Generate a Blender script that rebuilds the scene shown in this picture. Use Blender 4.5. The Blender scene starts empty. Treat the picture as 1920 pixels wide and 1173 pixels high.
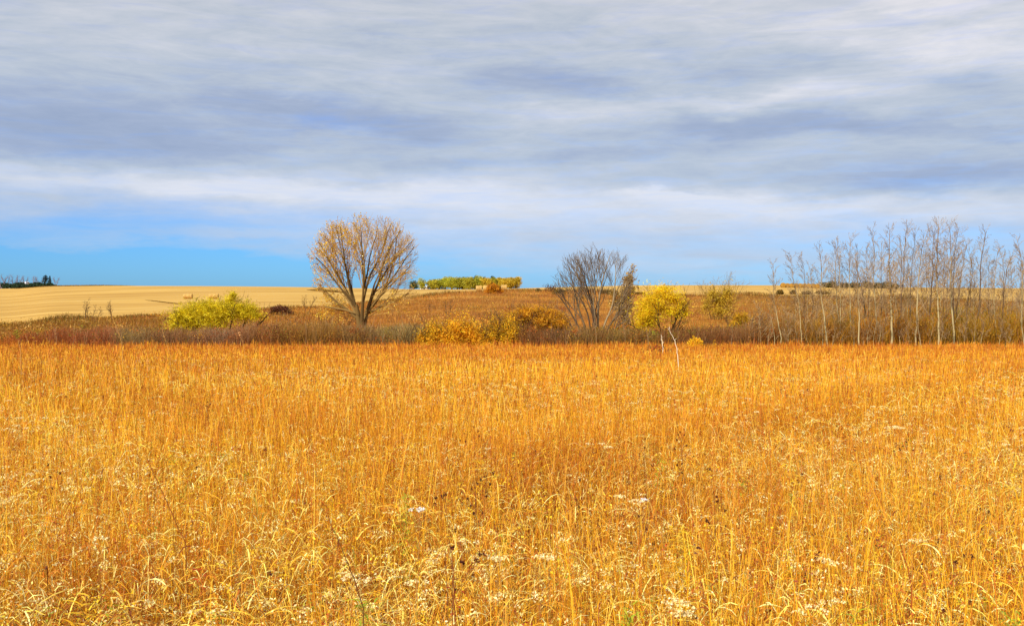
import bpy, math, random
import numpy as np
from mathutils import Vector, Matrix, noise as mnoise

# ------------------------------------------------------------------ camera, sky, sun, exposure
sc = bpy.context.scene
COL = bpy.context.scene.collection
F = 1900.0            # focal length in photo pixels (photo is 1920 wide)
CZ = 2.1              # eye height
PITCH = math.atan((586.5 - 540.0) / F)
cam_d = bpy.data.cameras.new('camera')
cam_d.sensor_width = 36.0
cam_d.lens = 36.0 * F / 1920.0
cam_d.clip_start = 0.1
cam_d.clip_end = 20000.0
cam = bpy.data.objects.new('camera', cam_d)
cam.location = (0, 0, CZ)
cam.rotation_euler = (math.pi / 2 - PITCH, 0, 0)
COL.objects.link(cam)
sc.camera = cam

sc.view_settings.view_transform = 'Standard'
sc.view_settings.look = 'None'
sc.view_settings.exposure = 0.14
sc.view_settings.gamma = 1.0
sc.render.engine = 'CYCLES'
sc.cycles.max_bounces = 6
sc.cycles.diffuse_bounces = 3
sc.cycles.transmission_bounces = 4

SUN_EL, SUN_AZ = math.radians(38), math.radians(215)     # azimuth clockwise from +Y: behind and left of the camera
sd = bpy.data.lights.new('sun', 'SUN')
sd.energy = 5.0
sd.angle = math.radians(0.6)
sd.color = (1.0, 0.95, 0.87)
sun = bpy.data.objects.new('sun', sd)
sdir = Vector((math.sin(SUN_AZ) * math.cos(SUN_EL), math.cos(SUN_AZ) * math.cos(SUN_EL), math.sin(SUN_EL)))
sun.rotation_euler = sdir.to_track_quat('Z', 'Y').to_euler()
sun.location = (0, 0, 50)
COL.objects.link(sun)


def lin(c):
    r = []
    for v in c:
        v = v / 255.0
        r.append(v / 12.92 if v <= 0.04045 else ((v + 0.055) / 1.055) ** 2.4)
    return tuple(r)


def build_world():
    w = bpy.data.worlds.new('World')
    sc.world = w
    w.use_nodes = True
    nt = w.node_tree
    N = nt.nodes
    L = nt.links
    N.clear()
    out = N.new('ShaderNodeOutputWorld')
    bg = N.new('ShaderNodeBackground')
    bg.inputs['Strength'].default_value = 0.1
    L.new(bg.outputs[0], out.inputs[0])
    sky = N.new('ShaderNodeTexSky')
    sky.sky_type = 'NISHITA'
    sky.sun_disc = False
    sky.sun_elevation = SUN_EL
    sky.sun_rotation = SUN_AZ
    sky.altitude = 300
    sky.dust_density = 0.3
    sky.ozone_density = 3.0
    tc = N.new('ShaderNodeTexCoord')
    sep = N.new('ShaderNodeSeparateXYZ')
    L.new(tc.outputs['Generated'], sep.inputs[0])

    def m(op, a, b=None, c=None, clamp=False):
        n = N.new('ShaderNodeMath')
        n.operation = op
        n.use_clamp = clamp
        for i, v in enumerate((a, b, c)):
            if v is None:
                continue
            if isinstance(v, (int, float)):
                n.inputs[i].default_value = v
            else:
                L.new(v, n.inputs[i])
        return n.outputs[0]
    X, Y, Z = sep.outputs[0], sep.outputs[1], sep.outputs[2]
    az = m('ARCTAN2', X, Y)                       # 0 straight ahead, right positive
    el = m('ARCSINE', m('MINIMUM', m('MAXIMUM', Z, -1.0), 1.0))
    comb = N.new('ShaderNodeCombineXYZ')
    L.new(az, comb.inputs[0])
    L.new(el, comb.inputs[1])

    def mapped(src, scale, rot=0.0, loc=(0, 0, 0)):
        mp = N.new('ShaderNodeMapping')
        mp.inputs['Rotation'].default_value = (0, 0, rot)
        mp.inputs['Scale'].default_value = scale
        mp.inputs['Location'].default_value = loc
        L.new(src, mp.inputs[0])
        return mp.outputs[0]

    def noise(vec, scale, detail=4, rough=0.5, dist=0.0):
        n = N.new('ShaderNodeTexNoise')
        n.inputs['Scale'].default_value = scale
        n.inputs['Detail'].default_value = detail
        n.inputs['Roughness'].default_value = rough
        n.inputs['Distortion'].default_value = dist
        L.new(vec, n.inputs['Vector'])
        return n.outputs['Fac']
    # warped coordinates make the bank edges wispy
    wn = N.new('ShaderNodeTexNoise')
    wn.inputs['Scale'].default_value = 1.0
    wn.inputs['Detail'].default_value = 5
    wn.inputs['Roughness'].default_value = 0.62
    L.new(mapped(comb.outputs[0], (7, 22, 1), 0.05), wn.inputs['Vector'])
    ws = N.new('ShaderNodeSeparateXYZ')
    L.new(wn.outputs['Color'], ws.inputs[0])
    azw = m('ADD', az, m('MULTIPLY', m('SUBTRACT', ws.outputs[0], 0.5), 0.17))
    elw = m('ADD', el, m('MULTIPLY', m('SUBTRACT', ws.outputs[1], 0.5), 0.052))

    def blob(px, py, rx, ry, amp, tilt=0.0):
        """soft elongated bank centred on a direction of the sky"""
        a0 = math.atan((px - 960) / F)
        e0 = math.atan((540 - py) / F)
        dx = m('SUBTRACT', azw, a0)
        dy = m('SUBTRACT', elw, e0)
        t = math.radians(tilt)
        u = m('ADD', m('MULTIPLY', dx, math.cos(t) / (rx / F)), m('MULTIPLY', dy, math.sin(t) / (rx / F)))
        v = m('ADD', m('MULTIPLY', dx, -math.sin(t) / (ry / F)), m('MULTIPLY', dy, math.cos(t) / (ry / F)))
        q = m('ADD', m('MULTIPLY', u, u), m('MULTIPLY', v, v))
        g = m('DIVIDE', 1.0, m('ADD', 1.0, m('POWER', q, 1.6)))
        return m('MULTIPLY', g, amp)

    def total(terms):
        s = terms[0]
        for t in terms[1:]:
            s = m('ADD', s, t)
        return s
    streak = noise(mapped(comb.outputs[0], (6, 36, 1), -0.06), 1.0, 5, 0.55, 0.4)
    streak2 = noise(mapped(comb.outputs[0], (12, 110, 1), 0.07), 1.0, 4, 0.6, 0.6)
    fine = noise(mapped(comb.outputs[0], (34, 135, 1), -0.12), 1.0, 5, 0.65, 0.8)
    wisp = noise(mapped(comb.outputs[0], (9, 48, 1), 0.18, (1, 5, 0)), 1.0, 6, 0.62, 1.0)
    hi = m('MULTIPLY', m('SUBTRACT', el, 0.05), 6.0, clamp=True)
    soft = noise(mapped(comb.outputs[0], (3, 12, 1), 0.12, (3, 1, 0)), 1.0, 3, 0.5, 0.6)
    t = total([m('MULTIPLY', m('MULTIPLY', m('SUBTRACT', wisp, 0.5), 0.75), hi),
               m('MULTIPLY', m('SUBTRACT', fine, 0.5), 0.26),
               m('MULTIPLY', m('SUBTRACT', streak, 0.5), 0.50),
               m('MULTIPLY', m('SUBTRACT', streak2, 0.5), 0.30),
               m('MULTIPLY', m('SUBTRACT', soft, 0.5), 0.35),
               blob(300, 250, 380, 55, -0.34, 3), blob(30, 240, 200, 70, -0.22, 0), blob(640, 215, 190, 26, -0.30, -8),
               blob(250, 295, 330, 20, -0.15, 0), blob(1010, 160, 190, 32, -0.34, -4), blob(1440, 240, 230, 20, -0.36, 0),
               blob(1120, 288, 190, 17, -0.25, 4), blob(1800, 355, 260, 28, -0.36, 0), blob(1800, 268, 240, 15, -0.28, -3),
               blob(1300, 335, 260, 22, -0.18, 3), blob(1560, 120, 170, 28, -0.18, 6), blob(820, 310, 110, 20, -0.2, 0),
               blob(1830, 190, 120, 16, -0.2, -4),
               blob(330, 352, 560, 24, 0.42, -2), blob(900, 390, 420, 50, 0.26, 0), blob(1400, 195, 190, 14, 0.42, 4),
               blob(620, 125, 260, 28, 0.18, -8), blob(1100, 225, 120, 16, 0.25, 0), blob(1240, 362, 110, 11, 0.30, -3),
               blob(1620, 395, 300, 22, 0.32, -3), blob(1730, 40, 130, 22, 0.36, -14), blob(1800, 130, 240, 30, 0.34, -12),
               blob(1500, 70, 500, 40, 0.12, -10), blob(1200, 450, 500, 50, 0.12, 0), blob(560, 295, 130, 14, 0.15, 0)])
    t = m('ADD', m('MULTIPLY', t, 0.84), 0.60, clamp=True)
    ramp = N.new('ShaderNodeValToRGB')
    cr = ramp.color_ramp
    cr.elements[0].position = 0.0
    cr.elements[0].color = lin((152, 168, 198)) + (1,)
    cr.elements[1].position = 1.0
    cr.elements[1].color = lin((226, 227, 236)) + (1,)
    for pos, c in ((0.28, (167, 181, 208)), (0.5, (186, 197, 214)), (0.75, (205, 211, 224))):
        e = cr.elements.new(pos)
        e.color = lin(c) + (1,)
    L.new(t, ramp.inputs[0])
    # high cloud is greyer, low cloud bluer
    grey = N.new('ShaderNodeMix')
    grey.data_type = 'RGBA'
    grey.blend_type = 'MULTIPLY'
    grey.inputs[0].default_value = 1.0
    gr = N.new('ShaderNodeValToRGB')
    ge = gr.color_ramp
    ge.elements[0].position = 0.03
    ge.elements[0].color = (0.93, 1.0, 1.06, 1)
    ge.elements[1].position = 0.30
    ge.elements[1].color = (1.02, 0.985, 0.94, 1)
    L.new(el, gr.inputs[0])
    L.new(ramp.outputs[0], grey.inputs[6])
    L.new(gr.outputs[0], grey.inputs[7])
    sc10 = N.new('ShaderNodeVectorMath')
    sc10.operation = 'SCALE'
    sc10.inputs['Scale'].default_value = 9.2
    L.new(grey.outputs[2], sc10.inputs[0])
    # openings where the clear sky shows
    low = m('MULTIPLY', m('SUBTRACT', 1.0, m('DIVIDE', elw, 0.042)), 0.62, clamp=True)
    gap = total([blob(150, 506, 560, 58, 1.2, -1), blob(200, 430, 420, 26, 0.30, 0), blob(330, 446, 330, 8, -0.22, 2), blob(500, 466, 160, 9, -0.14, 0), blob(120, 492, 200, 5, -0.25, 0),
                 low, m('MULTIPLY', m('SUBTRACT', streak2, 0.5), 0.7),
                 blob(1700, 460, 300, 26, 0.36, 0), blob(1750, 365, 200, 16, 0.08, 0), blob(640, 235, 60, 12, 0.25, 0),
                 blob(1260, 490, 320, 16, -0.15, 0)])
    gap = m('ADD', gap, 0.0, clamp=True)
    tint = N.new('ShaderNodeMix')
    tint.data_type = 'RGBA'
    tint.blend_type = 'MULTIPLY'
    tint.inputs[0].default_value = 1.0
    tint.inputs[7].default_value = SKY_TINT + (1,)
    L.new(sky.outputs[0], tint.inputs[6])
    mix = N.new('ShaderNodeMix')
    mix.data_type = 'RGBA'
    L.new(gap, mix.inputs[0])
    L.new(sc10.outputs[0], mix.inputs[6])
    L.new(tint.outputs[2], mix.inputs[7])
    L.new(mix.outputs[2], bg.inputs[0])


SKY_TINT = (0.29, 0.70, 1.42)
build_world()

# ------------------------------------------------------------------ helpers
RS = np.random.RandomState(7)


def ray_slope(py):
    return math.tan(math.atan((586.5 - py) / F) - PITCH)


def at(px, py, Y):
    return Vector(((px - 960) / F * Y, Y, CZ + Y * ray_slope(py)))


def mesh(name, V, Fc, mat, parent=None, col=None, smooth=False):
    V = np.asarray(V, dtype=np.float32).reshape(-1, 3)
    Fc = np.asarray(Fc, dtype=np.int32)
    k = Fc.shape[1]
    me = bpy.data.meshes.new(name)
    me.vertices.add(len(V))
    me.vertices.foreach_set('co', V.ravel())
    me.loops.add(Fc.size)
    me.loops.foreach_set('vertex_index', Fc.ravel())
    me.polygons.add(len(Fc))
    me.polygons.foreach_set('loop_start', np.arange(0, Fc.size, k, dtype=np.int32))
    me.polygons.foreach_set('loop_total', np.full(len(Fc), k, dtype=np.int32))
    if smooth:
        me.polygons.foreach_set('use_smooth', np.ones(len(Fc), dtype=bool))
    if col is not None:
        a = me.color_attributes.new('Col', 'FLOAT_COLOR', 'POINT')
        c = np.ones((len(V), 4), dtype=np.float32)
        c[:, :3] = col
        a.data.foreach_set('color', c.ravel())
    me.update(calc_edges=True)
    me.materials.append(mat)
    o = bpy.data.objects.new(name, me)
    COL.objects.link(o)
    if parent is not None:
        o.parent = parent
    return o


def root(name, label, cat, loc=(0, 0, 0), group=None):
    o = bpy.data.objects.new(name, None)
    o.empty_display_size = 0.3
    COL.objects.link(o)
    o.location = loc
    o['label'] = label
    o['category'] = cat
    if group:
        o['group'] = group
    return o


def copy_tree(o, label, loc, rz=0.0, s=1.0):
    c = o.copy()
    COL.objects.link(c)
    c.location = loc
    c.rotation_euler = (0, 0, rz)
    c.scale = (s, s, s)
    c['label'] = label
    for ch in [x for x in bpy.data.objects if x.parent == o]:
        d = ch.copy()
        COL.objects.link(d)
        d.parent = c
    return c


def mat_attr(name, rough=0.8, transl=0.25, var=0.0):
    m = bpy.data.materials.new(name)
    m.use_nodes = True
    nt = m.node_tree
    N, L = nt.nodes, nt.links
    N.clear()
    out = N.new('ShaderNodeOutputMaterial')
    at_ = N.new('ShaderNodeAttribute')
    at_.attribute_name = 'Col'
    d = N.new('ShaderNodeBsdfPrincipled')
    d.inputs['Roughness'].default_value = rough
    d.inputs['Specular IOR Level'].default_value = 0.25
    L.new(at_.outputs['Color'], d.inputs['Base Color'])
    if transl > 0:
        t = N.new('ShaderNodeBsdfTranslucent')
        L.new(at_.outputs['Color'], t.inputs[0])
        mx = N.new('ShaderNodeMixShader')
        mx.inputs[0].default_value = transl
        L.new(d.outputs[0], mx.inputs[1])
        L.new(t.outputs[0], mx.inputs[2])
        L.new(mx.outputs[0], out.inputs[0])
    else:
        L.new(d.outputs[0], out.inputs[0])
    return m


def mat_noise(name, stops, scale=(1, 1, 1), detail=6, rough=0.9, bump=0.3, bscale=8.0, rot=0.0, second=None):
    m = bpy.data.materials.new(name)
    m.use_nodes = True
    nt = m.node_tree
    N, L = nt.nodes, nt.links
    b = N['Principled BSDF']
    b.inputs['Roughness'].default_value = rough
    b.inputs['Specular IOR Level'].default_value = 0.15
    tc = N.new('ShaderNodeTexCoord')
    mp = N.new('ShaderNodeMapping')
    mp.inputs['Scale'].default_value = scale
    mp.inputs['Rotation'].default_value = (0, 0, rot)
    L.new(tc.outputs['Object'], mp.inputs[0])
    n = N.new('ShaderNodeTexNoise')
    n.inputs['Scale'].default_value = 1.0
    n.inputs['Detail'].default_value = detail
    n.inputs['Roughness'].default_value = 0.6
    L.new(mp.outputs[0], n.inputs['Vector'])
    r = N.new('ShaderNodeValToRGB')
    e = r.color_ramp
    e.elements[0].position, e.elements[0].color = stops[0][0], lin(stops[0][1]) + (1,)
    e.elements[1].position, e.elements[1].color = stops[-1][0], lin(stops[-1][1]) + (1,)
    for p, c in stops[1:-1]:
        x = e.elements.new(p)
        x.color = lin(c) + (1,)
    L.new(n.outputs['Fac'], r.inputs[0])
    colour = r.outputs[0]
    if second:
        sc2, rot2, stops2, fac = second
        mp2 = N.new('ShaderNodeMapping')
        mp2.inputs['Scale'].default_value = sc2
        mp2.inputs['Rotation'].default_value = (0, 0, rot2)
        L.new(tc.outputs['Object'], mp2.inputs[0])
        n2 = N.new('ShaderNodeTexNoise')
        n2.inputs['Scale'].default_value = 1.0
        n2.inputs['Detail'].default_value = 3
        n2.inputs['Distortion'].default_value = 0.6
        L.new(mp2.outputs[0], n2.inputs['Vector'])
        r2 = N.new('ShaderNodeValToRGB')
        e2 = r2.color_ramp
        e2.elements[0].position, e2.elements[0].color = stops2[0]
        e2.elements[1].position, e2.elements[1].color = stops2[-1]
        for p, c in stops2[1:-1]:
            x = e2.elements.new(p)
            x.color = c
        L.new(n2.outputs['Fac'], r2.inputs[0])
        mx = N.new('ShaderNodeMix')
        mx.data_type = 'RGBA'
        mx.blend_type = 'MULTIPLY'
        mx.inputs[0].default_value = fac
        L.new(colour, mx.inputs[6])
        L.new(r2.outputs[0], mx.inputs[7])
        colour = mx.outputs[2]
    L.new(colour, b.inputs['Base Color'])
    if bump:
        nb = N.new('ShaderNodeTexNoise')
        nb.inputs['Scale'].default_value = bscale
        nb.inputs['Detail'].default_value = 5
        L.new(tc.outputs['Object'], nb.inputs['Vector'])
        bp = N.new('ShaderNodeBump')
        bp.inputs['Strength'].default_value = bump
        L.new(nb.outputs['Fac'], bp.inputs['Height'])
        L.new(bp.outputs[0], b.inputs['Normal'])
    return m


M_GRASS = mat_attr('dry_grass', 0.55, 0.22)
M_LEAF = mat_attr('leaves', 0.6, 0.35)
M_BARK = mat_attr('bark', 0.85, 0.0)
M_HEAD = mat_attr('seed_heads', 0.9, 0.1)

# ------------------------------------------------------------------ terrain
FIELD_END = 86.0
SLOPE = 0.0427


def zpy(py, Y):
    return CZ + Y * ray_slope(py)


#        px     Yb   py_b  crestY crest_py
COLS = [(-1400, 150, 622, 620, 545), (-400, 148, 616, 620, 542), (0, 150, 610, 620, 540.5), (110, 155, 600, 560, 536.5), (230, 160, 596, 540, 535.6), (330, 168, 589, 520, 536),
        (480, 180, 581, 520, 537), (600, 195, 575, 520, 538.5), (700, 210, 567, 520, 540.5), (790, 228, 556.5, 520, 542), (880, 245, 547.5, 520, 542),
        (960, 258, 544.5, 520, 540.5), (1100, 262, 546, 480, 537), (1190, 250, 552, 450, 535), (1300, 238, 553.5, 450, 534.5), (1420, 230, 554, 450, 534.6), (1540, 224, 556, 450, 536),
        (1700, 212, 560, 450, 538.5), (1920, 198, 565, 450, 540), (2400, 190, 570, 450, 543), (3400, 185, 574, 450, 545)]
UC = np.array([(c[0] - 960) / F for c in COLS])
YG = np.exp(np.linspace(math.log(FIELD_END), math.log(7000.0), 260))


def hermite(xk, zk, x):
    h = np.diff(xk)
    dl = np.diff(zk) / h
    mk = np.zeros_like(zk)
    for i in range(1, len(zk) - 1):
        if dl[i - 1] * dl[i] > 0:
            mk[i] = 2 * dl[i - 1] * dl[i] / (dl[i - 1] + dl[i])
        else:
            mk[i] = 0.0
    mk[0], mk[-1] = dl[0], dl[-1]
    i = np.clip(np.searchsorted(xk, x) - 1, 0, len(h) - 1)
    t = (x - xk[i]) / h[i]
    t = np.clip(t, 0, 1)
    return ((2 * t**3 - 3 * t**2 + 1) * zk[i] + (t**3 - 2 * t**2 + t) * h[i] * mk[i]
            + (-2 * t**3 + 3 * t**2) * zk[i + 1] + (t**3 - t**2) * h[i] * mk[i + 1])


UF = np.linspace(UC[0], UC[-1], 320)
tab = []
for (px, yb, pb, yc, pc) in COLS:
    xk = np.array([FIELD_END, 104.0, yb, 0.5 * (yb + yc), yc, yc * 1.7, 7000.0])
    zb, zc = zpy(pb, yb), zpy(pc, yc)
    zm = zpy(0.28 * pb + 0.72 * pc, 0.5 * (yb + yc))
    zk = np.array([-SLOPE * FIELD_END, -3.60, zb, zm, zc, zc - 7.0, -60.0])
    tab.append(hermite(xk, zk, YG))
tab = np.array(tab)
ZT = np.zeros((len(UF), len(YG)))
for j in range(len(YG)):
    ZT[:, j] = hermite(UC, tab[:, j], UF)
YB_F = hermite(UC, np.array([c[1] for c in COLS], float), UF)


def gz(x, y):
    x = np.asarray(x, float)
    y = np.asarray(y, float)
    near = -SLOPE * y
    yy = np.maximum(y, FIELD_END)
    u = np.clip(x / yy, UF[0], UF[-1] - 1e-6)
    fu = (u - UF[0]) / (UF[1] - UF[0])
    iu = np.clip(fu.astype(int), 0, len(UF) - 2)
    fu = fu - iu
    fy = np.log(yy / YG[0]) / math.log(YG[1] / YG[0])
    iy = np.clip(fy.astype(int), 0, len(YG) - 2)
    fy = np.clip(fy - iy, 0, 1)
    z = (ZT[iu, iy] * (1 - fu) * (1 - fy) + ZT[iu + 1, iy] * fu * (1 - fy) + ZT[iu, iy + 1] * (1 - fu) * fy + ZT[iu + 1, iy + 1] * fu * fy)
    return np.where(y < FIELD_END, near, z)


def gpt(px, Y):
    x = (px - 960) / F * Y
    return Vector((x, Y, float(gz(x, Y))))


def y_at(px, py, lo=90.0, hi=440.0):
    """distance at which the ground is seen at this height"""
    Ys = np.linspace(lo, hi, 500)
    z = gz((px - 960) / F * Ys, Ys)
    s = (z - CZ) / Ys
    return float(Ys[np.argmin(np.abs(s - ray_slope(py)))])


M_SOIL = mat_noise('leaf_litter', [(0.3, (92, 50, 20)), (0.55, (140, 84, 32)), (0.75, (176, 116, 50))], (3, 3, 3), 8, 0.95, 0.6, 12)
M_HILL = mat_noise('rough_pasture', [(0.32, (124, 74, 22)), (0.46, (154, 98, 28)), (0.58, (178, 120, 38)), (0.72, (206, 156, 70))],
                   (0.022, 0.075, 0.1), 9, 0.95, 0.5, 1.2, 0.0,
                   ((0.5, 0.6, 0.5), 0.0, [(0.3, (0.62, 0.6, 0.5, 1)), (0.7, (1.25, 1.2, 1.1, 1))], 0.9))
nt_ = M_HILL.node_tree
a_ = nt_.nodes.new('ShaderNodeAttribute')
a_.attribute_name = 'Col'
x_ = nt_.nodes.new('ShaderNodeMix')
x_.data_type = 'RGBA'
x_.blend_type = 'MULTIPLY'
x_.inputs[0].default_value = 1.0
b_ = nt_.nodes['Principled BSDF']
nt_.links.new(b_.inputs['Base Color'].links[0].from_socket, x_.inputs[6])
nt_.links.new(a_.outputs['Color'], x_.inputs[7])
nt_.links.new(x_.outputs[2], b_.inputs['Base Color'])
M_STUB = mat_noise('stubble', [(0.3, (176, 134, 62)), (0.5, (194, 152, 74)), (0.7, (208, 170, 92))],
                   (0.010, 0.02, 0.02), 5, 0.95, 0.3, 1.5, 0.0,
                   ((0.016, 0.22, 0.1), math.radians(27), [(0.36, (0.70, 0.62, 0.48, 1)), (0.47, (1, 1, 1, 1)), (0.62, (1.08, 1.08, 1.04, 1))], .8))


def struct(o, label=None):
    o['kind'] = 'structure'
    if label:
        o['label'] = label
    return o


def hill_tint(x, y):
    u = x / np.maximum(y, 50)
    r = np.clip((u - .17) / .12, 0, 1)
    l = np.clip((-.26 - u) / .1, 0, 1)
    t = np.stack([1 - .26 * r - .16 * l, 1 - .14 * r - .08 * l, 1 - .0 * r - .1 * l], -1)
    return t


def grid(name, Xg, Yg, mat):
    n, k = Xg.shape
    V = np.stack([Xg, Yg, gz(Xg, Yg)], -1).reshape(-1, 3)
    idx = np.arange(n * k).reshape(n, k)
    q = np.stack([idx[:-1, :-1], idx[1:, :-1], idx[1:, 1:], idx[:-1, 1:]], -1).reshape(-1, 4)
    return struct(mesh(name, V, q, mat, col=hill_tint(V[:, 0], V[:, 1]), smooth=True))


xs, ys = np.meshgrid(np.linspace(-170, 170, 90), np.linspace(-60, FIELD_END, 60), indexing='ij')
grid('prairie_ground', xs, ys, M_SOIL)
T = np.linspace(0, 1, 90)
Ug = UF[:, None]
Y1 = FIELD_END + (YB_F[:, None] - FIELD_END) * T[None, :]
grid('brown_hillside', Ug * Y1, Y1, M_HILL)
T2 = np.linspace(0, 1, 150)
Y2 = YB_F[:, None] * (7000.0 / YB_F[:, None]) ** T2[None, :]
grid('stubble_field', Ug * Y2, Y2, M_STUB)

# ------------------------------------------------------------------ ribbons (grass)


def ribbons(base, d0, length, bend, width, nseg, col, face=None, tipw=0.15, rs=RS, droop=None):
    """n curved ribbons. base (n,3), d0 (n,3) start direction, bend (n,3) quadratic offset"""
    n = len(base)
    s = np.linspace(0, 1, nseg + 1)
    L_ = length[:, None, None]
    ctr = base[:, None, :] + d0[:, None, :] * L_ * s[None, :, None] + bend[:, None, :] * L_ * (s[None, :, None] ** 2)
    if face is None:
        a = rs.uniform(0, math.pi, n)
        side = np.stack([np.cos(a), np.sin(a), rs.uniform(-.3, .3, n)], -1)
    else:
        side = face
    side = side / np.linalg.norm(side, axis=1)[:, None]
    prof = (1 - (1 - tipw) * s ** 1.6) * np.minimum(1, 0.55 + s * 3)
    w = width[:, None, None] * 0.5 * prof[None, :, None]
    Lf = ctr - side[:, None, :] * w
    Rt = ctr + side[:, None, :] * w
    V = np.stack([Lf, Rt], 2).reshape(-1, 3)
    i0 = (np.arange(n) * (nseg + 1) * 2)[:, None] + (np.arange(nseg) * 2)[None, :]
    q = np.stack([i0, i0 + 1, i0 + 3, i0 + 2], -1).reshape(-1, 4)
    c = np.repeat(col[:, None, :], (nseg + 1) * 2, 1).reshape(-1, 3)
    return V, q, c


class Bag:
    def __init__(self):
        self.V, self.Q, self.C, self.n = [], [], [], 0

    def add(self, V, Q, C):
        self.V.append(V)
        self.Q.append(Q + self.n)
        self.C.append(C)
        self.n += len(V)

    def build(self, name, mat, parent=None, origin=None, smooth=False):
        V = np.concatenate(self.V)
        if origin is not None:
            V = V - np.array(origin)[None, :]
        return mesh(name, V, np.concatenate(self.Q), mat, parent, np.concatenate(self.C), smooth)


def lowf(x, y, k=1.0, ph=0.0):
    return (np.sin(x * 0.31 * k + 1.3 + ph) * np.cos(y * 0.23 * k + 0.7 + ph) + 0.7 * np.sin(x * 0.83 * k - y * 0.57 * k + 2.1 + ph)
            + 0.5 * np.cos(x * 1.7 * k + y * 1.31 * k + ph)) / 2.2


def pal(cols, n, rs=RS, jit=0.12, w=None):
    c = np.array([lin(x) for x in cols])
    i = rs.choice(len(cols), n, p=w)
    v = rs.uniform(1 - jit, 1 + jit, (n, 1)) * (1 + rs.uniform(-0.05, 0.05, (n, 3)))
    return np.clip(c[i] * v, 0, 0.95)


def field_points(n, d0, d1, power, clump=0.0, nclump=None, rs=RS):
    """points in the view fan (with a margin); areal density falls as d**-power"""
    k = 2.0 - power
    u = rs.uniform(0, 1, n)
    if abs(k) < 1e-6:
        y = d0 * (d1 / d0) ** u
    else:
        y = (d0**k + u * (d1**k - d0**k)) ** (1 / k)
    x = rs.uniform(-1, 1, n) * (0.57 * y + 1.2)
    if clump > 0:
        cell = 0.16 + 0.004 * y
        cx = np.round(x / cell) * cell
        cy = np.round(y / cell) * cell
        h = np.sin(cx * 12.9898 + cy * 78.233) * 43758.5453
        h1 = h - np.floor(h)
        h = np.sin(cx * 39.346 + cy * 11.135) * 24634.6345
        h2 = h - np.floor(h)
        tx = cx + (h1 - .5) * cell
        ty = cy + (h2 - .5) * cell
        f = rs.uniform(0.2, 1, n) ** 0.7 * clump
        keep = rs.uniform(0, 1, n) < 0.8
        x = np.where(keep, x * (1 - f) + tx * f, x)
        y = np.where(keep, y * (1 - f) + ty * f, y)
    return x, y


ORANGE = [(240, 178, 52), (230, 156, 40), (250, 200, 84), (216, 138, 36), (240, 180, 34), (196, 112, 34)]
CREAM = [(252, 228, 146), (250, 216, 116), (254, 238, 176), (246, 202, 88)]
RUST = [(190, 104, 40), (204, 124, 52), (168, 84, 32), (214, 144, 66)]


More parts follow.
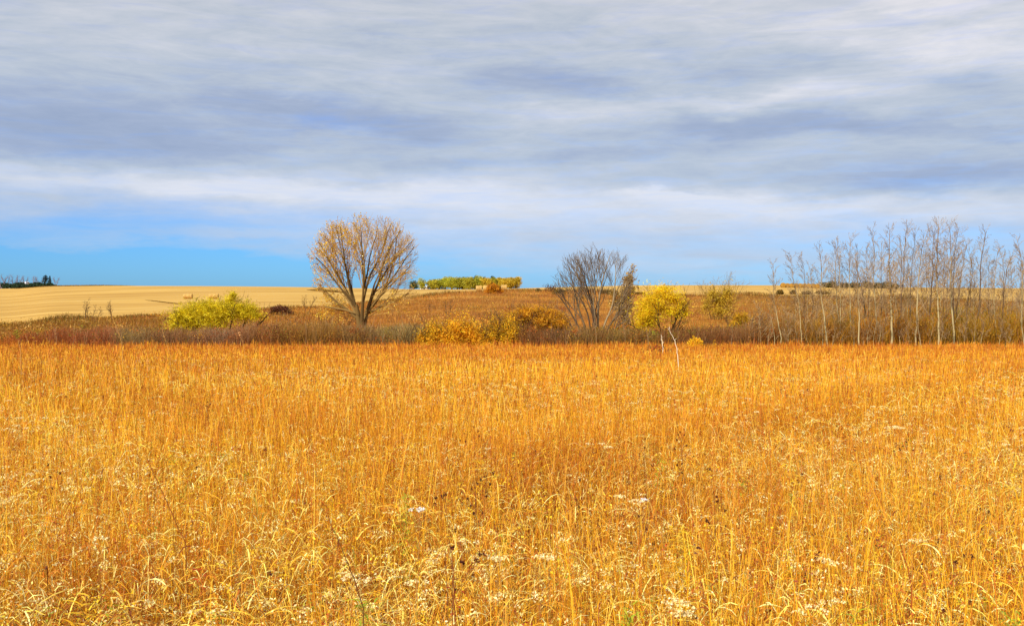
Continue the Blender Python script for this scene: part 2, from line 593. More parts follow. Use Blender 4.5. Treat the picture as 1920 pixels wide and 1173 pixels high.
def grass():
    b = Bag()
    rs = np.random.RandomState(11)

    def tone(c, x, y, amt=0.30):
        f = lowf(x, y, .8)
        g = lowf(x, y, 2.3, 2.0)
        m = np.stack([1 + amt * 0.5 * f + .10 * g, 1 + amt * 0.9 * f + .13 * g, 1 + amt * f + .1 * g], -1)
        pt = np.clip((lowf(x, y, 3.1, 9.0) + .5 * lowf(x, y, 7.3, 4.0) - .12) / .5, 0, 1)[:, None] * .75
        m = m * (1 - pt + pt * np.array([.84, .62, .55])[None, :])
        far = np.clip((y - 38) / 36.0, 0, 1)[:, None]
        red = np.array([0.90, 0.78, 0.80])[None, :]
        return np.clip(c * m * (1 - far + far * red) * np.array([1.0, 1.03, .74]), 0, 0.95)

    # upright seed stems, in bunches
    def stems(n, d0, d1, power, wmin, colw, hmul=1.0, wob=0.10):
        x, y = field_points(n, d0, d1, power, 0.75, rs=rs)
        # bare pockets between the bunches, where the forbs and tangle show
        k_ = rs.uniform(-.75, .35, n) < lowf(x, y, 1.9, 4.0)
        x, y = x[k_], y[k_]
        n = len(x)
        hf = 1 + 0.17 * lowf(x, y, 1.6, 1.0)
        h = rs.uniform(0.66, 1.24, n) * hf * hmul * np.where(rs.uniform(0, 1, n) < .06, 1.18, 1.0)
        edge = 85.0 + 2.2 * lowf(x, y * 0, 2.2, .4) + 1.2 * np.sin(x * 2.9)
        h = np.where(y > edge, h * .25, h)
        h = np.where(y > 68, h * (1 + .28 * lowf(x, y, 2.6, 3.3)), h)
        lean = rs.normal(0, wob, (n, 2))
        dd = np.stack([lean[:, 0], lean[:, 1], np.ones(n)], -1)
        bend = np.stack([rs.normal(0, 0.09, n), rs.normal(0, 0.09, n), -np.abs(rs.normal(0, 0.04, n))], -1)
        w = np.maximum(wmin * rs.uniform(0.7, 1.4, n), y * 0.00062)
        c = tone(pal(ORANGE + RUST[:2], n, rs, 0.16, colw), x, y)
        b.add(*ribbons(np.stack([x, y, gz(x, y)], -1), dd, h, bend, w, 3, c, rs=rs, tipw=0.45))
        return x, y, h, dd, bend, w
    wts = [.2, .2, .14, .1, .16, .08, .06, .06]
    x, y, h, dd, bend, w = stems(52000, 2.3, 12, 1.2, 0.0042, wts)
    # awned seed branches near the tops of the stems
    k = rs.choice(len(x), 22000)
    t = rs.uniform(0.72, 1.0, len(k))
    bp = np.stack([x, y, gz(x, y)], -1)[k] + dd[k] * (h[k] * t)[:, None] + bend[k] * (h[k] * t * t)[:, None]
    az = rs.uniform(0, 2 * math.pi, len(k))
    d = np.stack([np.cos(az) * .5, np.sin(az) * .5, rs.uniform(.5, 1.2, len(k))], -1)
    b.add(*ribbons(bp, d, rs.uniform(.04, .10, len(k)), np.stack([np.cos(az) * .3, np.sin(az) * .3, -.3 + 0 * az], -1),
                   rs.uniform(.003, .006, len(k)), 2, tone(pal(RUST + ORANGE[:2] + CREAM[:1], len(k), rs, .2), x[k], y[k]), rs=rs))
    stems(120000, 10, 34, 1.4, 0.005, wts)
    stems(215000, 30, FIELD_END + 3.0, 1.2, 0.008, [.16, .2, .08, .16, .10, .1, .1, .10], 0.92)

    n = 9000
    yy = rs.uniform(62, 87.5, n)
    xx = rs.uniform(-.56, .56, n) * yy
    cc = tone(pal(RUST + ORANGE[:2], n, rs, .15), xx, yy)
    b.add(*ribbons(np.stack([xx, yy, gz(xx, yy)], -1), np.stack([rs.normal(0, .12, n), rs.normal(0, .12, n), np.ones(n)], -1), rs.uniform(.9, 1.45, n), rs.normal(0, .06, (n, 3)), rs.uniform(.02, .05, n), 2, cc, rs=rs))

    # arching pale leaves
    def arcs(n, d0, d1, power, lmin, lmax, wmin, z0, z1, cols, jit=.15, nseg=5, wts=None):
        x, y = field_points(n, d0, d1, power, 0.5, rs=rs)
        z = gz(x, y) + rs.uniform(z0, z1, n) * (1 + 0.13 * lowf(x, y, 1.6, 1.0))
        az = rs.uniform(0, 2 * math.pi, n)
        e = rs.uniform(0.5, 1.6, n)
        d = np.stack([np.cos(az), np.sin(az), e], -1)
        d /= np.linalg.norm(d, axis=1)[:, None]
        fall = rs.uniform(0.55, 1.75, n)
        bend = np.stack([np.cos(az + rs.normal(0, .5, n)) * .25, np.sin(az) * .25, -fall], -1)
        ln = rs.uniform(lmin, lmax, n) * (1 + y * .012)
        w = np.maximum(wmin * rs.uniform(.6, 1.5, n), y * .0006)
        side = np.stack([-np.sin(az), np.cos(az), rs.uniform(-.9, .9, n)], -1)
        c = tone(pal(cols, n, rs, jit, wts), x, y, .15)
        b.add(*ribbons(np.stack([x, y, z], -1), d, ln, bend, w, nseg, c, face=side, rs=rs))
    arcs(15000, 2.4, 12, 1.3, .16, .42, .0062, .35, .88, CREAM + ORANGE[:3], .1, 6, [.18, .2, .12, .18, .12, .1, .1])
    arcs(100000, 2.3, 12, 1.2, .05, .19, .0038, .2, .92, CREAM + ORANGE + ORANGE + RUST, .3, 4)
    arcs(14000, 2.3, 12, 1.2, .04, .10, .006, .5, 1.0, CREAM[:3], .2, 3)
    arcs(75000, 9, 30, 1.3, .12, .3, .005, .45, .98, ORANGE + CREAM + RUST[:2], .22, 3)
    arcs(60000, 26, FIELD_END, 1.3, .2, .4, .006, .55, .92, ORANGE + RUST + CREAM[1:2], .22, 2)
    # low brown tangle that closes the gaps between the bunches, darkened to paint their shade
    arcs(50000, 2.6, 24, 1.3, .15, .4, .007, .0, .5, [(170, 90, 32), (124, 62, 26), (196, 128, 56), (92, 46, 22), (146, 88, 28)], .3, 3)
    # russet and olive forb stems mixed through
    arcs(36000, 2.4, 40, 1.2, .05, .16, .006, .55, 1.0, [(150, 72, 34), (120, 56, 30), (176, 96, 40), (150, 130, 44), (188, 150, 50)], .25, 3)
    # small seed and leaf clusters of many weeds mixed through the grass
    def clusters(n, cols, R_, q, nq, z0, z1, flat, thr, d1=42, ph=0.0):
        x, y = field_points(n, 2.5, d1, 1.35, rs=rs)
        k_ = rs.uniform(-1, 1, n) * .6 + thr < lowf(x, y, 1.4, ph)
        x, y = x[k_], y[k_]
        n = len(x)
        sc_ = 1 + y * .028
        C_ = np.stack([x, y, gz(x, y) + rs.uniform(z0, z1, n)], -1)
        I_ = np.repeat(np.arange(n), nq)
        P_ = C_[I_] + rs.normal(0, 1, (len(I_), 3)) * np.array([1, 1, flat]) * (R_ * sc_[I_] * rs.uniform(.5, 1.3, n)[I_])[:, None]
        for lo, hi in ((0, 7), (7, 16), (16, 99)):
            s_ = (y[I_] >= lo) & (y[I_] < hi)
            if s_.any():
                leaf_quads(b, P_[s_], q * (1 + .028 * {0: 5, 7: 12, 16: 28}[lo]), rs, cols, .2, stretch=1.5, clumpvar=0)
    clusters(10000, CREAM + [(240, 214, 150)], .020, .0075, 24, .75, 1.08, .45, -.1, ph=3.0)
    clusters(6500, [(168, 74, 30), (140, 62, 30), (190, 96, 36)], .020, .008, 20, .7, 1.08, 1.2, .12, ph=1.2)
    clusters(4200, [(244, 200, 40), (236, 186, 30), (226, 196, 56)], .028, .009, 24, .7, 1.08, 1.4, .12, ph=5.1)
    clusters(900, [(156, 160, 46), (176, 172, 56)], .03, .011, 26, .6, 1.0, 1.2, .15, 20, 2.2)
    clusters(1500, [(84, 42, 26), (104, 52, 28)], .012, .010, 9, .85, 1.15, 1.0, .2, ph=7.7)
    o = b.build('prairie_grass', M_GRASS)
    o['label'] = 'tall dry orange and golden prairie grass filling the foreground field'
    o['category'] = 'grass'
    o['kind'] = 'stuff'




# ------------------------------------------------------------------ grass on the hillside and field margins
def hill_grass():
    rs = np.random.RandomState(5)
    b = Bag()
    n = 120000
    u = rs.uniform(-0.62, 0.62, n)
    yb = np.interp(u, UF, YB_F)
    y = FIELD_END + (yb - FIELD_END) * rs.uniform(0, 1, n) ** 0.75
    x = u * y
    f = lowf(x, y * 2.2, 0.16, 0.5) + 0.5 * lowf(x, y * 2, .5)
    cols = pal([(168, 108, 30), (184, 124, 38), (148, 92, 26), (200, 146, 60), (140, 104, 34), (164, 94, 28)], n, rs, .22)
    c = cols * (1 + .22 * f[:, None])
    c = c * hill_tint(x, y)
    h = rs.uniform(.25, .6, n)
    b.add(*ribbons(np.stack([x, y, gz(x, y) - .03], -1), np.stack([rs.normal(0, .2, n), rs.normal(0, .2, n), np.ones(n)], -1), h,
                   rs.normal(0, .15, (n, 3)), rs.uniform(.04, .10, n), 1, c, rs=rs, tipw=.4))
    for q in range(420):
        u_ = rs.uniform(-.55, .55)
        y_ = 100 + (float(np.interp(u_, UF, YB_F)) - 104) * rs.uniform(0, 1) ** .8
        x_ = u_ * y_
        nn = rs.randint(40, 120)
        R_ = rs.uniform(.5, 1.6)
        P_ = np.array([x_, y_, float(gz(x_, y_)) + .3]) + rs.normal(0, 1, (nn, 3)) * np.array([R_, R_, .22 + .1 * R_])
        kd = [[(150, 122, 40), (130, 108, 36)], [(196, 150, 66), (210, 168, 86)], [(150, 78, 30), (170, 92, 34)], [(118, 84, 40), (104, 74, 38)], [(206, 150, 40)]][rs.choice(5, p=[.28, .26, .2, .16, .1])]
        P_ = P_[P_[:, 2] > gz(P_[:, 0], P_[:, 1])]
        leaf_quads(b, P_, .14, rs, kd, .15, stretch=1.5)
    o = b.build('pasture_grass', M_GRASS)
    o['label'] = 'low rusty brown grass covering the slope behind the bushes'
    o['category'] = 'grass'
    o['kind'] = 'stuff'
    # weedy fringe along the stubble edge
    b = Bag()
    n = 26000
    u = rs.uniform(-0.62, 0.62, n)
    yb = np.interp(u, UF, YB_F)
    patch = np.clip(0.55 + 0.6 * np.sin(u * 61) * np.cos(u * 23 + 1), .12, 1.2)
    y = yb + rs.normal(-1.5, 2.2, n)
    x = u * y
    h = rs.uniform(.25, .95, n) * patch
    c = pal([(104, 84, 22), (130, 84, 20), (120, 100, 30), (150, 92, 26)], n, rs, .2)
    b.add(*ribbons(np.stack([x, y, gz(x, y) - .03], -1), np.stack([rs.normal(0, .25, n), rs.normal(0, .25, n), np.ones(n)], -1), h,
                   rs.normal(0, .15, (n, 3)), rs.uniform(.05, .12, n), 1, c, rs=rs, tipw=.5))
    o = b.build('field_margin_weeds', M_GRASS)
    o['label'] = 'olive brown weeds along the lower edge of the stubble field'
    o['category'] = 'weeds'
    o['kind'] = 'stuff'
    # two dark grassy strips on the stubble
    for (pa, qa, pb, qb, lab, hh) in ((575, 543.5, 655, 550, 'dark weedy strip crossing the stubble left of the big tree', 1.0),
                                      (20, 536.8, 255, 535.2, 'thin dark line of weeds on the far crest of the stubble field', .8),
                                      (270, 562, 345, 571, 'thin brown swath line in the stubble left of the willow', .18)):
        b = Bag()
        n = 2600
        t = rs.uniform(0, 1, n)
        px = pa + (pb - pa) * t
        ys_ = np.array([y_at(p, q, 160, 560) for p, q in zip(np.linspace(pa, pb, 24), np.linspace(qa, qb, 24))])
        y = np.interp(t, np.linspace(0, 1, 24), ys_) + rs.normal(0, 1.5, n)
        x = (px - 960) / F * y
        c = pal([(126, 92, 34), (104, 84, 34), (150, 110, 44)], n, rs, .15)
        b.add(*ribbons(np.stack([x, y, gz(x, y) - .03], -1), np.stack([rs.normal(0, .2, n), rs.normal(0, .2, n), np.ones(n)], -1),
                       rs.uniform(.3, .8, n) * hh * np.minimum(1, 4 * t * (1 - t) + .1), rs.normal(0, .1, (n, 3)), rs.uniform(.15, .4, n), 1, c, rs=rs, tipw=.6))
        o = b.build('weed_strip', M_GRASS)
        o['label'] = lab
        o['category'] = 'weeds'
        o['kind'] = 'stuff'




# ------------------------------------------------------------------ branches and leaves
def tubes(bag, branches, rs, cols, sides=4, jit=.12):
    C = np.array([lin(c) for c in cols])
    for pts, rad in branches:
        P = np.asarray(pts, float)
        R = np.asarray(rad, float)
        n = len(P)
        if n < 2:
            continue
        t = np.gradient(P, axis=0)
        t /= np.linalg.norm(t, axis=1)[:, None] + 1e-9
        ref = np.array([0.3, 0.9, 0.1]) if abs(t[0, 1]) < .8 else np.array([1.0, 0, 0])
        a = np.cross(t, ref)
        a /= np.linalg.norm(a, axis=1)[:, None] + 1e-9
        c = np.cross(t, a)
        k = sides if R[0] > 0.03 else 3
        ang = np.arange(k) * 2 * math.pi / k
        V = P[:, None, :] + R[:, None, None] * (a[:, None, :] * np.cos(ang)[None, :, None] + c[:, None, :] * np.sin(ang)[None, :, None])
        idx = np.arange(n * k).reshape(n, k)
        nx = np.roll(idx, -1, 1)
        q = np.stack([idx[:-1], nx[:-1], nx[1:], idx[1:]], -1).reshape(-1, 4)
        cc = C[rs.randint(len(C))] * rs.uniform(1 - jit, 1 + jit)
        bag.add(V.reshape(-1, 3), q, np.repeat(cc[None, :], n * k, 0))


def rot_away(d, ang, rs, flat=None):
    """direction at angle ang from d, random roll"""
    d = d / np.linalg.norm(d)
    r = rs.normal(0, 1, 3)
    p = r - d * np.dot(r, d)
    p /= np.linalg.norm(p) + 1e-9
    return d * math.cos(ang) + p * math.sin(ang)


def grow(rs, p, d, L, r, lv, out, spec, inside):
    """spec: dict maxlv, seg, wig, trop[lv], nch[lv], ang[lv], lf[lv], t0, rt, rmin"""
    mx = spec['maxlv']
    n = max(2, int(L / spec['seg'][min(lv, len(spec['seg']) - 1)]))
    st = L / n
    pts, dirs = [p.copy()], []
    d = d / np.linalg.norm(d)
    tol = rs.uniform(0.88, 1.06)
    for i in range(n):
        d = d + np.array([0, 0, 1.0]) * spec['trop'][lv] * st + rs.normal(0, spec['wig'][min(lv, len(spec['wig']) - 1)], 3)
        d /= np.linalg.norm(d)
        q = pts[-1] + d * st
        if inside is not None and not inside(q, tol) and i > 0:
            break
        pts.append(q)
        dirs.append(d.copy())
    m = len(pts)
    rend = max(spec['rmin'], r * spec.get('taper', .35))
    rad = np.linspace(r, r + (rend - r) * ((m - 1) / n), m)
    out.append((lv, pts, rad))
    if lv >= mx or m < 2:
        return
    nc = spec['nch'][lv]
    nc = max(1, int(round(nc * (m - 1) / n * rs.uniform(.8, 1.2))))
    for c in range(nc):
        t = spec['t0'][lv] + (1 - spec['t0'][lv]) * (c + rs.uniform(0, 1)) / nc
        f = t * (m - 1)
        i = min(int(f), m - 2)
        q = np.array(pts[i]) * (1 - (f - i)) + np.array(pts[i + 1]) * (f - i)
        rr = np.interp(f, range(m), rad)
        a = rs.uniform(*spec['ang'][lv])
        dd = rot_away(dirs[i], a, rs)
        if dd[2] < spec.get('minz', -1):
            dd[2] = abs(dd[2])
        grow(rs, q, dd, L * spec['lf'][lv] * rs.uniform(.7, 1.2) * (1.1 - .45 * t), min(rr * .8, max(spec['rmin'], rr * spec['rt'])), lv + 1, out, spec, inside)


def leaf_quads(bag, pts, size, rs, cols, jit=.2, w=None, stretch=1.0, up=0.0, clumpvar=.18):
    n = len(pts)
    a = rs.normal(0, 1, (n, 3))
    a[:, 2] += up
    a /= np.linalg.norm(a, axis=1)[:, None]
    r = rs.normal(0, 1, (n, 3))
    c = np.cross(a, r)
    c /= np.linalg.norm(c, axis=1)[:, None] + 1e-9
    s = size * rs.uniform(.6, 1.4, (n, 1))
    A = a * s * stretch * .5
    B = c * s * .5 / max(1, stretch ** .5)
    V = np.stack([pts - A, pts + B * .9 - A * .1, pts + A, pts - B * .9 + A * .1], 1).reshape(-1, 3)
    q = np.arange(n * 4).reshape(n, 4)
    col = pal(cols, n, rs, jit, w)
    k = 1 + clumpvar * np.sin(pts[:, 0] * 2.3 / max(size * 8, .3) + 1) * np.cos(pts[:, 2] * 2.9 / max(size * 8, .3) + pts[:, 1])
    col = np.clip(col * k[:, None], 0, .95)
    bag.add(V, q, np.repeat(col, 4, 0))


def tree_object(name, label, cat, base, out, rs, bark, leafpts=None, leafsize=.12, leafcols=None, trunk_lv=1, group=None,
                twigcols=None, leaf_kw=None, leaf_name='foliage'):
    base = np.array(base, float)
    rt = root(name, label, cat, base, group)
    b = Bag()
    tubes(b, [(p, r) for lv, p, r in out if lv <= trunk_lv], rs, bark, 6)
    if b.n:
        b.build('trunk', M_BARK, rt, base)
    b = Bag()
    tubes(b, [(p, r) for lv, p, r in out if lv > trunk_lv], rs, twigcols or bark, 4)
    if b.n:
        b.build('branches', M_BARK, rt, base)
    if leafpts is not None and len(leafpts):
        b = Bag()
        leaf_quads(b, np.asarray(leafpts), leafsize, rs, leafcols, **(leaf_kw or {}))
        b.build(leaf_name, M_LEAF, rt, base)
    return rt


grass()
hill_grass()


# ---- big cottonwood
def big_tree():
    rs = np.random.RandomState(21)
    Y = 105.0
    base = np.array(gpt(677, Y))
    top = CZ + Y * ray_slope(402)
    px = Y / F
    cz = CZ + Y * ray_slope(497)
    cx = (683 - 960) / F * Y

    def inside(q, tol):
        dx = (q[0] - cx) / (105 * px)
        dy = (q[1] - Y) / (95 * px)
        dz = (q[2] - cz) / ((96 if q[2] > cz else 118) * px)
        return abs(dx) ** 2.5 + dy * dy + abs(dz) ** 2.5 < tol * tol
    out = []
    spec = dict(maxlv=4, seg=[.7, .6, .5, .4, .3], wig=[.04, .07, .09, .1, .12], trop=[.02, .004, .045, .06, .06], nch=[0, 9, 7, 5],
                ang=[(.3, .6), (.32, .6), (.3, .62), (.3, .6)], lf=[.6, .55, .52, .5], t0=[.3, .16, .12, .1], rt=.48, rmin=.009, taper=.14)
    fork = base + np.array([0, 0, 2.6])
    # trunk and low fork
    trunk = []
    for k, (dx, dy, h, r) in enumerate(((-.22, 0, 4.0, .34), (.36, .25, 4.3, .27), (.12, -.3, 4.2, .24))):
        pts = [base + np.array([dx * .25, dy * .25, -.3]), base + np.array([dx * .3, dy * .3, .5]), base + np.array([dx * .8, dy * .9, h * .45]), base + np.array([dx * 1.5, dy * 1.6, h * .75]), base + np.array([dx * 2.4, dy * 2.4, h])]
        out.append((0, pts, np.array([r * 1.45, r * 1.2, r * .95, r * .8, r * .65])))
        trunk.append((pts, r))
    # limbs
    fan = [(-74, .2), (-60, .4), (-50, -.3), (-40, .3), (-30, -.4), (-21, .1), (-12, -.2), (-4, .35), (4, -.3), (12, .2), (20, -.35), (29, .3), (38, -.2), (48, .35), (57, -.3), (68, .1), (-30, .9), (26, -.9), (0, 1.0)]
    for a, dy in fan:
        a = math.radians(a * .92 + rs.normal(0, 4))
        ti = 0 if a < -.05 else (1 if a > .15 else 2)
        pts, r = trunk[ti]
        f = rs.uniform(2.6, 4.0) if abs(a) < .8 else rs.uniform(2.3, 3.2)
        i = min(int(f), 3)
        q = np.array(pts[i]) * (1 - (f - i)) + np.array(pts[i + 1]) * (f - i)
        d = np.array([math.sin(a) * .92, dy * .5, math.cos(a) * 1.0])
        grow(rs, q, d, 9.8, rs.uniform(.12, .17), 1, out, spec, inside)
    # low drooping side branches
    sp2 = dict(spec)
    sp2['trop'] = [0, -.02, .0, .02, .02]
    sp2['nch'] = [0, 8, 5, 3]
    for sx, z0, L in ((-1, 2.3, 4.0), (1, 2.4, 3.6), (-1, 2.9, 4.4), (1, 3.2, 4.6), (1, 3.4, 4.8)):
        q = base + np.array([sx * .2, rs.normal(0, .2), z0])
        grow(rs, q, np.array([sx, rs.normal(0, .4), rs.uniform(.1, .5)]), L, .035, 1, out, sp2, None)
    lp = []
    for lv, p, r in out:
        if lv >= 3:
            P = np.asarray(p)
            side = (P[:, 0].mean() - cx) / (105 * px)
            hh = (P[:, 2].mean() - cz) / (100 * px)
            pr = np.clip(.58 - .66 * side - .22 * hh + .35 * math.sin(P[0, 0] * 2.1 + P[0, 2] * 1.7) + (.45 if side < -.45 and hh < .1 else 0), .05, 1)
            for q in P:
                if rs.uniform() < pr * .8:
                    lp.append(q + rs.normal(0, .09, 3))
    print('big tree', len(out), len(lp))
    tree_object('cottonwood_tree', 'tall vase shaped tree with sparse orange leaves, largest tree left of the centre', 'tree', base, out, rs,
                [(112, 86, 42), (92, 70, 34), (128, 100, 52)], lp, .125, [(250, 204, 60), (244, 188, 44), (250, 214, 90), (232, 168, 44)],
                1, twigcols=[(190, 148, 76), (168, 126, 62), (206, 168, 96)], leaf_kw=dict(jit=.15))


big_tree()


# ---- bare multi-stemmed tree
def bare_tree():
    rs = np.random.RandomState(4)
    Y = 103.0
    base = np.array(gpt(1112, Y))
    px = Y / F
    cx = (1117 - 960) / F * Y
    cz = CZ + Y * ray_slope(535)

    def inside(q, tol):
        dx = (q[0] - cx) / (80 * px)
        dy = (q[1] - Y) / (60 * px)
        dz = (q[2] - cz) / (78 * px)
        return dx * dx + dy * dy + (dz * dz if dz > 0 else dz * dz * .5) < tol * tol
    spec = dict(maxlv=3, seg=[.5, .5, .4, .35], wig=[.05, .05, .05, .06], trop=[.012, .04, .09, .12], nch=[7, 8, 5],
                ang=[(.25, .6), (.3, .6), (.25, .5)], lf=[.62, .52, .55], t0=[.28, .18, .1], rt=.5, rmin=.012, taper=.16)
    out = []
    for a, dy, off, L, r in ((-46, .1, -.9, 8.2, .10), (-38, -.3, -.6, 8.4, .10), (-30, .3, -.2, 8.8, .12), (-20, -.1, -.1, 9.2, .14), (-12, .4, .0, 9, .11), (4, -.2, .2, 9.2, .19), (9, .3, .4, 9.4, .17), (18, -.3, .5, 9, .13),
                             (27, .2, .6, 8.6, .12), (36, -.2, .7, 8.0, .09), (-3, .8, 0, 9, .1), (2, -.8, 0, 9, .1)):
        a = math.radians(a)
        grow(rs, base + np.array([off, dy * .5, -.2]), np.array([math.sin(a), dy * .45, math.cos(a)]), L, r, 0, out, spec, inside)
    for a in (48, 40, 34):
        grow(rs, base + np.array([1.3, 0, .2]), np.array([math.sin(math.radians(a)), 0, math.cos(math.radians(a))]), 3.4, .045, 1, out, spec, None)
    tree_object('bare_tree', 'leafless dark tree with many stems fanning upward right of the centre', 'tree', base, out, rs,
                [(104, 84, 56), (92, 74, 54), (150, 130, 96)], trunk_lv=0, twigcols=[(122, 102, 76), (104, 86, 66), (140, 118, 88)])
    # vine-hung small tree behind its right side
    rs = np.random.RandomState(9)
    Y = 138.0
    base = np.array(gpt(1174, Y))
    px = Y / F
    spec = dict(maxlv=2, seg=[.5, .4, .35], wig=[.04, .12, .14], trop=[.10, .06, .02], nch=[9, 5],
                ang=[(.3, .9), (.4, 1.0)], lf=[.22, .5], t0=[.25, .15], rt=.5, rmin=.014, taper=.3)
    out = []
    H = CZ + Y * ray_slope(492) - base[2]
    for a, dy, L, r in ((-26, 0, H * .55, .10), (-14, .3, H * .6, .12), (2, -.2, H * .7, .14), (8, .2, H * .85, .12), (9, .2, H * .88, .12), (-5, .3, H * .6, .1)):
        a = math.radians(a)
        grow(rs, base + np.array([rs.normal(0, .3), 0, -.2]), np.array([math.sin(a), dy, math.cos(a)]), L, r, 0, out, spec, None)
    lp = []
    for lv, p, r in out:
        P = np.asarray(p)
        for q in P[1:]:
            for _ in range(16 if lv < 1 else 8):
                if rs.uniform() < .8:
                    lp.append(q + rs.normal(0, .22, 3) - np.array([0, 0, rs.uniform(0, .4)]))
    tree_object('vine_hung_tree', 'scraggly small tree with olive brown clinging growth behind the bare tree', 'tree', base, out, rs,
                [(112, 84, 44), (130, 100, 60)], lp, .19, [(150, 120, 44), (190, 152, 70), (156, 126, 46), (204, 170, 104)], 0, leaf_kw=dict(stretch=1.6, up=-.6))


bare_tree()


# ---- foliage masses: lumps of leaves on spreading limbs
def lump_points(rs, lumps, n, shell=.35):
    """lumps: list of (centre(3), radii(3))"""
    vol = np.array([r[0] * r[2] for c, r in lumps])
    k = rs.choice(len(lumps), n, p=vol / vol.sum())
    C = np.array([c for c, r in lumps])[k]
    R = np.array([r for c, r in lumps])[k]
    v = rs.normal(0, 1, (n, 3))
    v /= np.linalg.norm(v, axis=1)[:, None]
    rad = rs.uniform(shell ** 3, 1.12 ** 3, (n, 1)) ** (1 / 3.) if shell > 0 else np.minimum(np.abs(rs.normal(0, .72, (n, 1))), 1.75)
    return C + v * R * rad


def leafy(name, label, cat, px0, px1, pytop, Y, cols, n, size, stems, seed, lumps=None, group=None, stretch=1.0, up=0.0, bark=((96, 66, 36), (80, 56, 32)),
          dens_low=1.0, trunk_r=.05, shell=.3, base_px=None, gapk=1.0, zbase=0.0, jit=.2, nl=9, clumpvar=.2, twig_n=5, split='stems'):
    """shrub or leafy tree spanning px0..px1, top at pytop, standing at distance Y"""
    rs = np.random.RandomState(seed)
    px = Y / F
    bp = base_px if base_px is not None else (px0 + px1) / 2
    base = np.array(gpt(bp, Y))
    ztop = CZ + Y * ray_slope(pytop)
    H = ztop - base[2]
    W = (px1 - px0) * px
    xc = ((px0 + px1) / 2 - 960) / F * Y
    L = []
    if lumps is None:
        for i in range(nl):
            t = (i + .5) / nl * 2 - 1 + rs.normal(0, .08)
            hw = math.sqrt(max(.08, 1 - abs(t) ** 2.4))
            zc = base[2] + zbase + (H - zbase) * hw * rs.uniform(.48, .68)
            rz = (H - zbase) * hw * rs.uniform(.30, .42)
            L.append(((xc + t * W * .42, Y + rs.normal(0, W * .12), zc), (W * rs.uniform(.10, .17), W * rs.uniform(.12, .2), rz)))
            if dens_low > .5 or rs.uniform() < dens_low:
                L.append(((xc + t * W * .40, Y + rs.normal(0, W * .14), base[2] + zbase + (H - zbase) * .3 * hw), (W * .13, W * .16, (H - zbase) * .3)))
    else:
        for (lx, ly, rx, ry) in lumps:
            p = at(lx, ly, Y + rs.normal(0, rx * px * .4))
            L.append((tuple(p), (rx * px, rx * px * .9, ry * px)))
    out = []
    spec = dict(maxlv=2, seg=[.45, .4, .3], wig=[.10, .12, .14], trop=[.03, .03, .03], nch=[twig_n, 4], ang=[(.3, .7), (.3, .8)], lf=[.5, .5], t0=[.35, .2], rt=.55,
                rmin=.012, taper=.3)
    for (bx, lean, hf, r) in stems:
        b0 = np.array([(bx - 960) / F * Y, Y + rs.normal(0, .2), 0])
        b0[2] = float(gz(b0[0], b0[1])) - .1
        a = math.radians(lean)
        grow(rs, b0, np.array([math.sin(a), rs.normal(0, .25), math.cos(a)]), H * hf, r, 0, out, spec, None)
    pts = lump_points(rs, L, n, shell)
    pts = pts[pts[:, 2] > gz(pts[:, 0], pts[:, 1]) + .02]
    # erode with noise so the outline and interior have gaps
    ero = .12 if shell > 0 else .3
    keep = np.array([mnoise.noise(Vector((p[0] / (W * .07 + .2), p[1] / (W * .07 + .2), p[2] / (W * .05 + .2)))) for p in pts]) > -ero - .5 * rs.uniform(0, 1, len(pts))
    pts = pts[keep]
    lp = pts
    return tree_object(name, label, cat, base, out, rs, list(bark), lp, size, cols, 0, group, leaf_kw=dict(jit=jit, stretch=stretch, up=up, clumpvar=clumpvar))


def fan(bx0, bx1, n, spread, hf, r, seed):
    rs = np.random.RandomState(seed)
    return [(bx0 + (bx1 - bx0) * (i + .5) / n, -spread + 2 * spread * (i + .5) / n + rs.normal(0, 6), hf * rs.uniform(.8, 1.1), r) for i in range(n)]


YG_ = [(224, 202, 24), (208, 188, 20), (236, 212, 40), (186, 168, 22), (230, 196, 28)]
WG = dict(stretch=2.8, up=.0)
leafy('willow_tree', 'spreading yellow green willow with dark crooked stems left of the big tree', 'tree', 318, 492, 553, 106, YG_, 60000, .095,
      [(372, -48, .8, .09), (384, -12, .85, .13), (412, 4, .8, .10), (428, 4, .9, .12), (438, 42, .95, .13), (440, 30, .85, .1), (360, -55, .8, .07), (386, 25, .8, .09)], 31,
      lumps=[(338, 604, 22, 22), (400, 590, 50, 18), (345, 610, 24, 18), (342, 590, 18, 14), (362, 585, 22, 17), (385, 576, 24, 15), (408, 578, 22, 14), (432, 563, 13, 11), (438, 554, 8, 7), (425, 582, 24, 15), (450, 578, 22, 14),
             (470, 580, 14, 11), (478, 592, 14, 8), (395, 597, 24, 12), (365, 605, 22, 14), (335, 622, 16, 9), (405, 610, 20, 9), (455, 592, 18, 9), (352, 624, 22, 8)],
      bark=((84, 58, 26), (70, 48, 24)), shell=.0, clumpvar=.22, **WG)
leafy('yellow_tree', 'small golden yellow tree with dark forked trunk right of the bare tree', 'tree', 1190, 1292, 534, 92,
      [(246, 208, 22), (238, 194, 18), (250, 216, 40), (226, 178, 20)], 19000, .085,
      [(1243, -32, .72, .11), (1245, -6, .85, .13), (1246, 14, .95, .12), (1250, 36, .75, .09), (1244, 24, .9, .09), (1242, -46, .6, .06)], 33,
      lumps=[(1240, 552, 30, 18), (1222, 566, 26, 20), (1215, 592, 26, 20), (1262, 585, 26, 14), (1262, 560, 20, 14), (1206, 590, 16, 18), (1218, 604, 18, 16), (1240, 578, 22, 12), (1278, 572, 14, 14), (1246, 541, 22, 7), (1210, 575, 14, 14),
             (1200, 612, 12, 14), (1284, 588, 9, 12)], bark=((104, 74, 26), (84, 60, 26)), shell=.0, **WG)
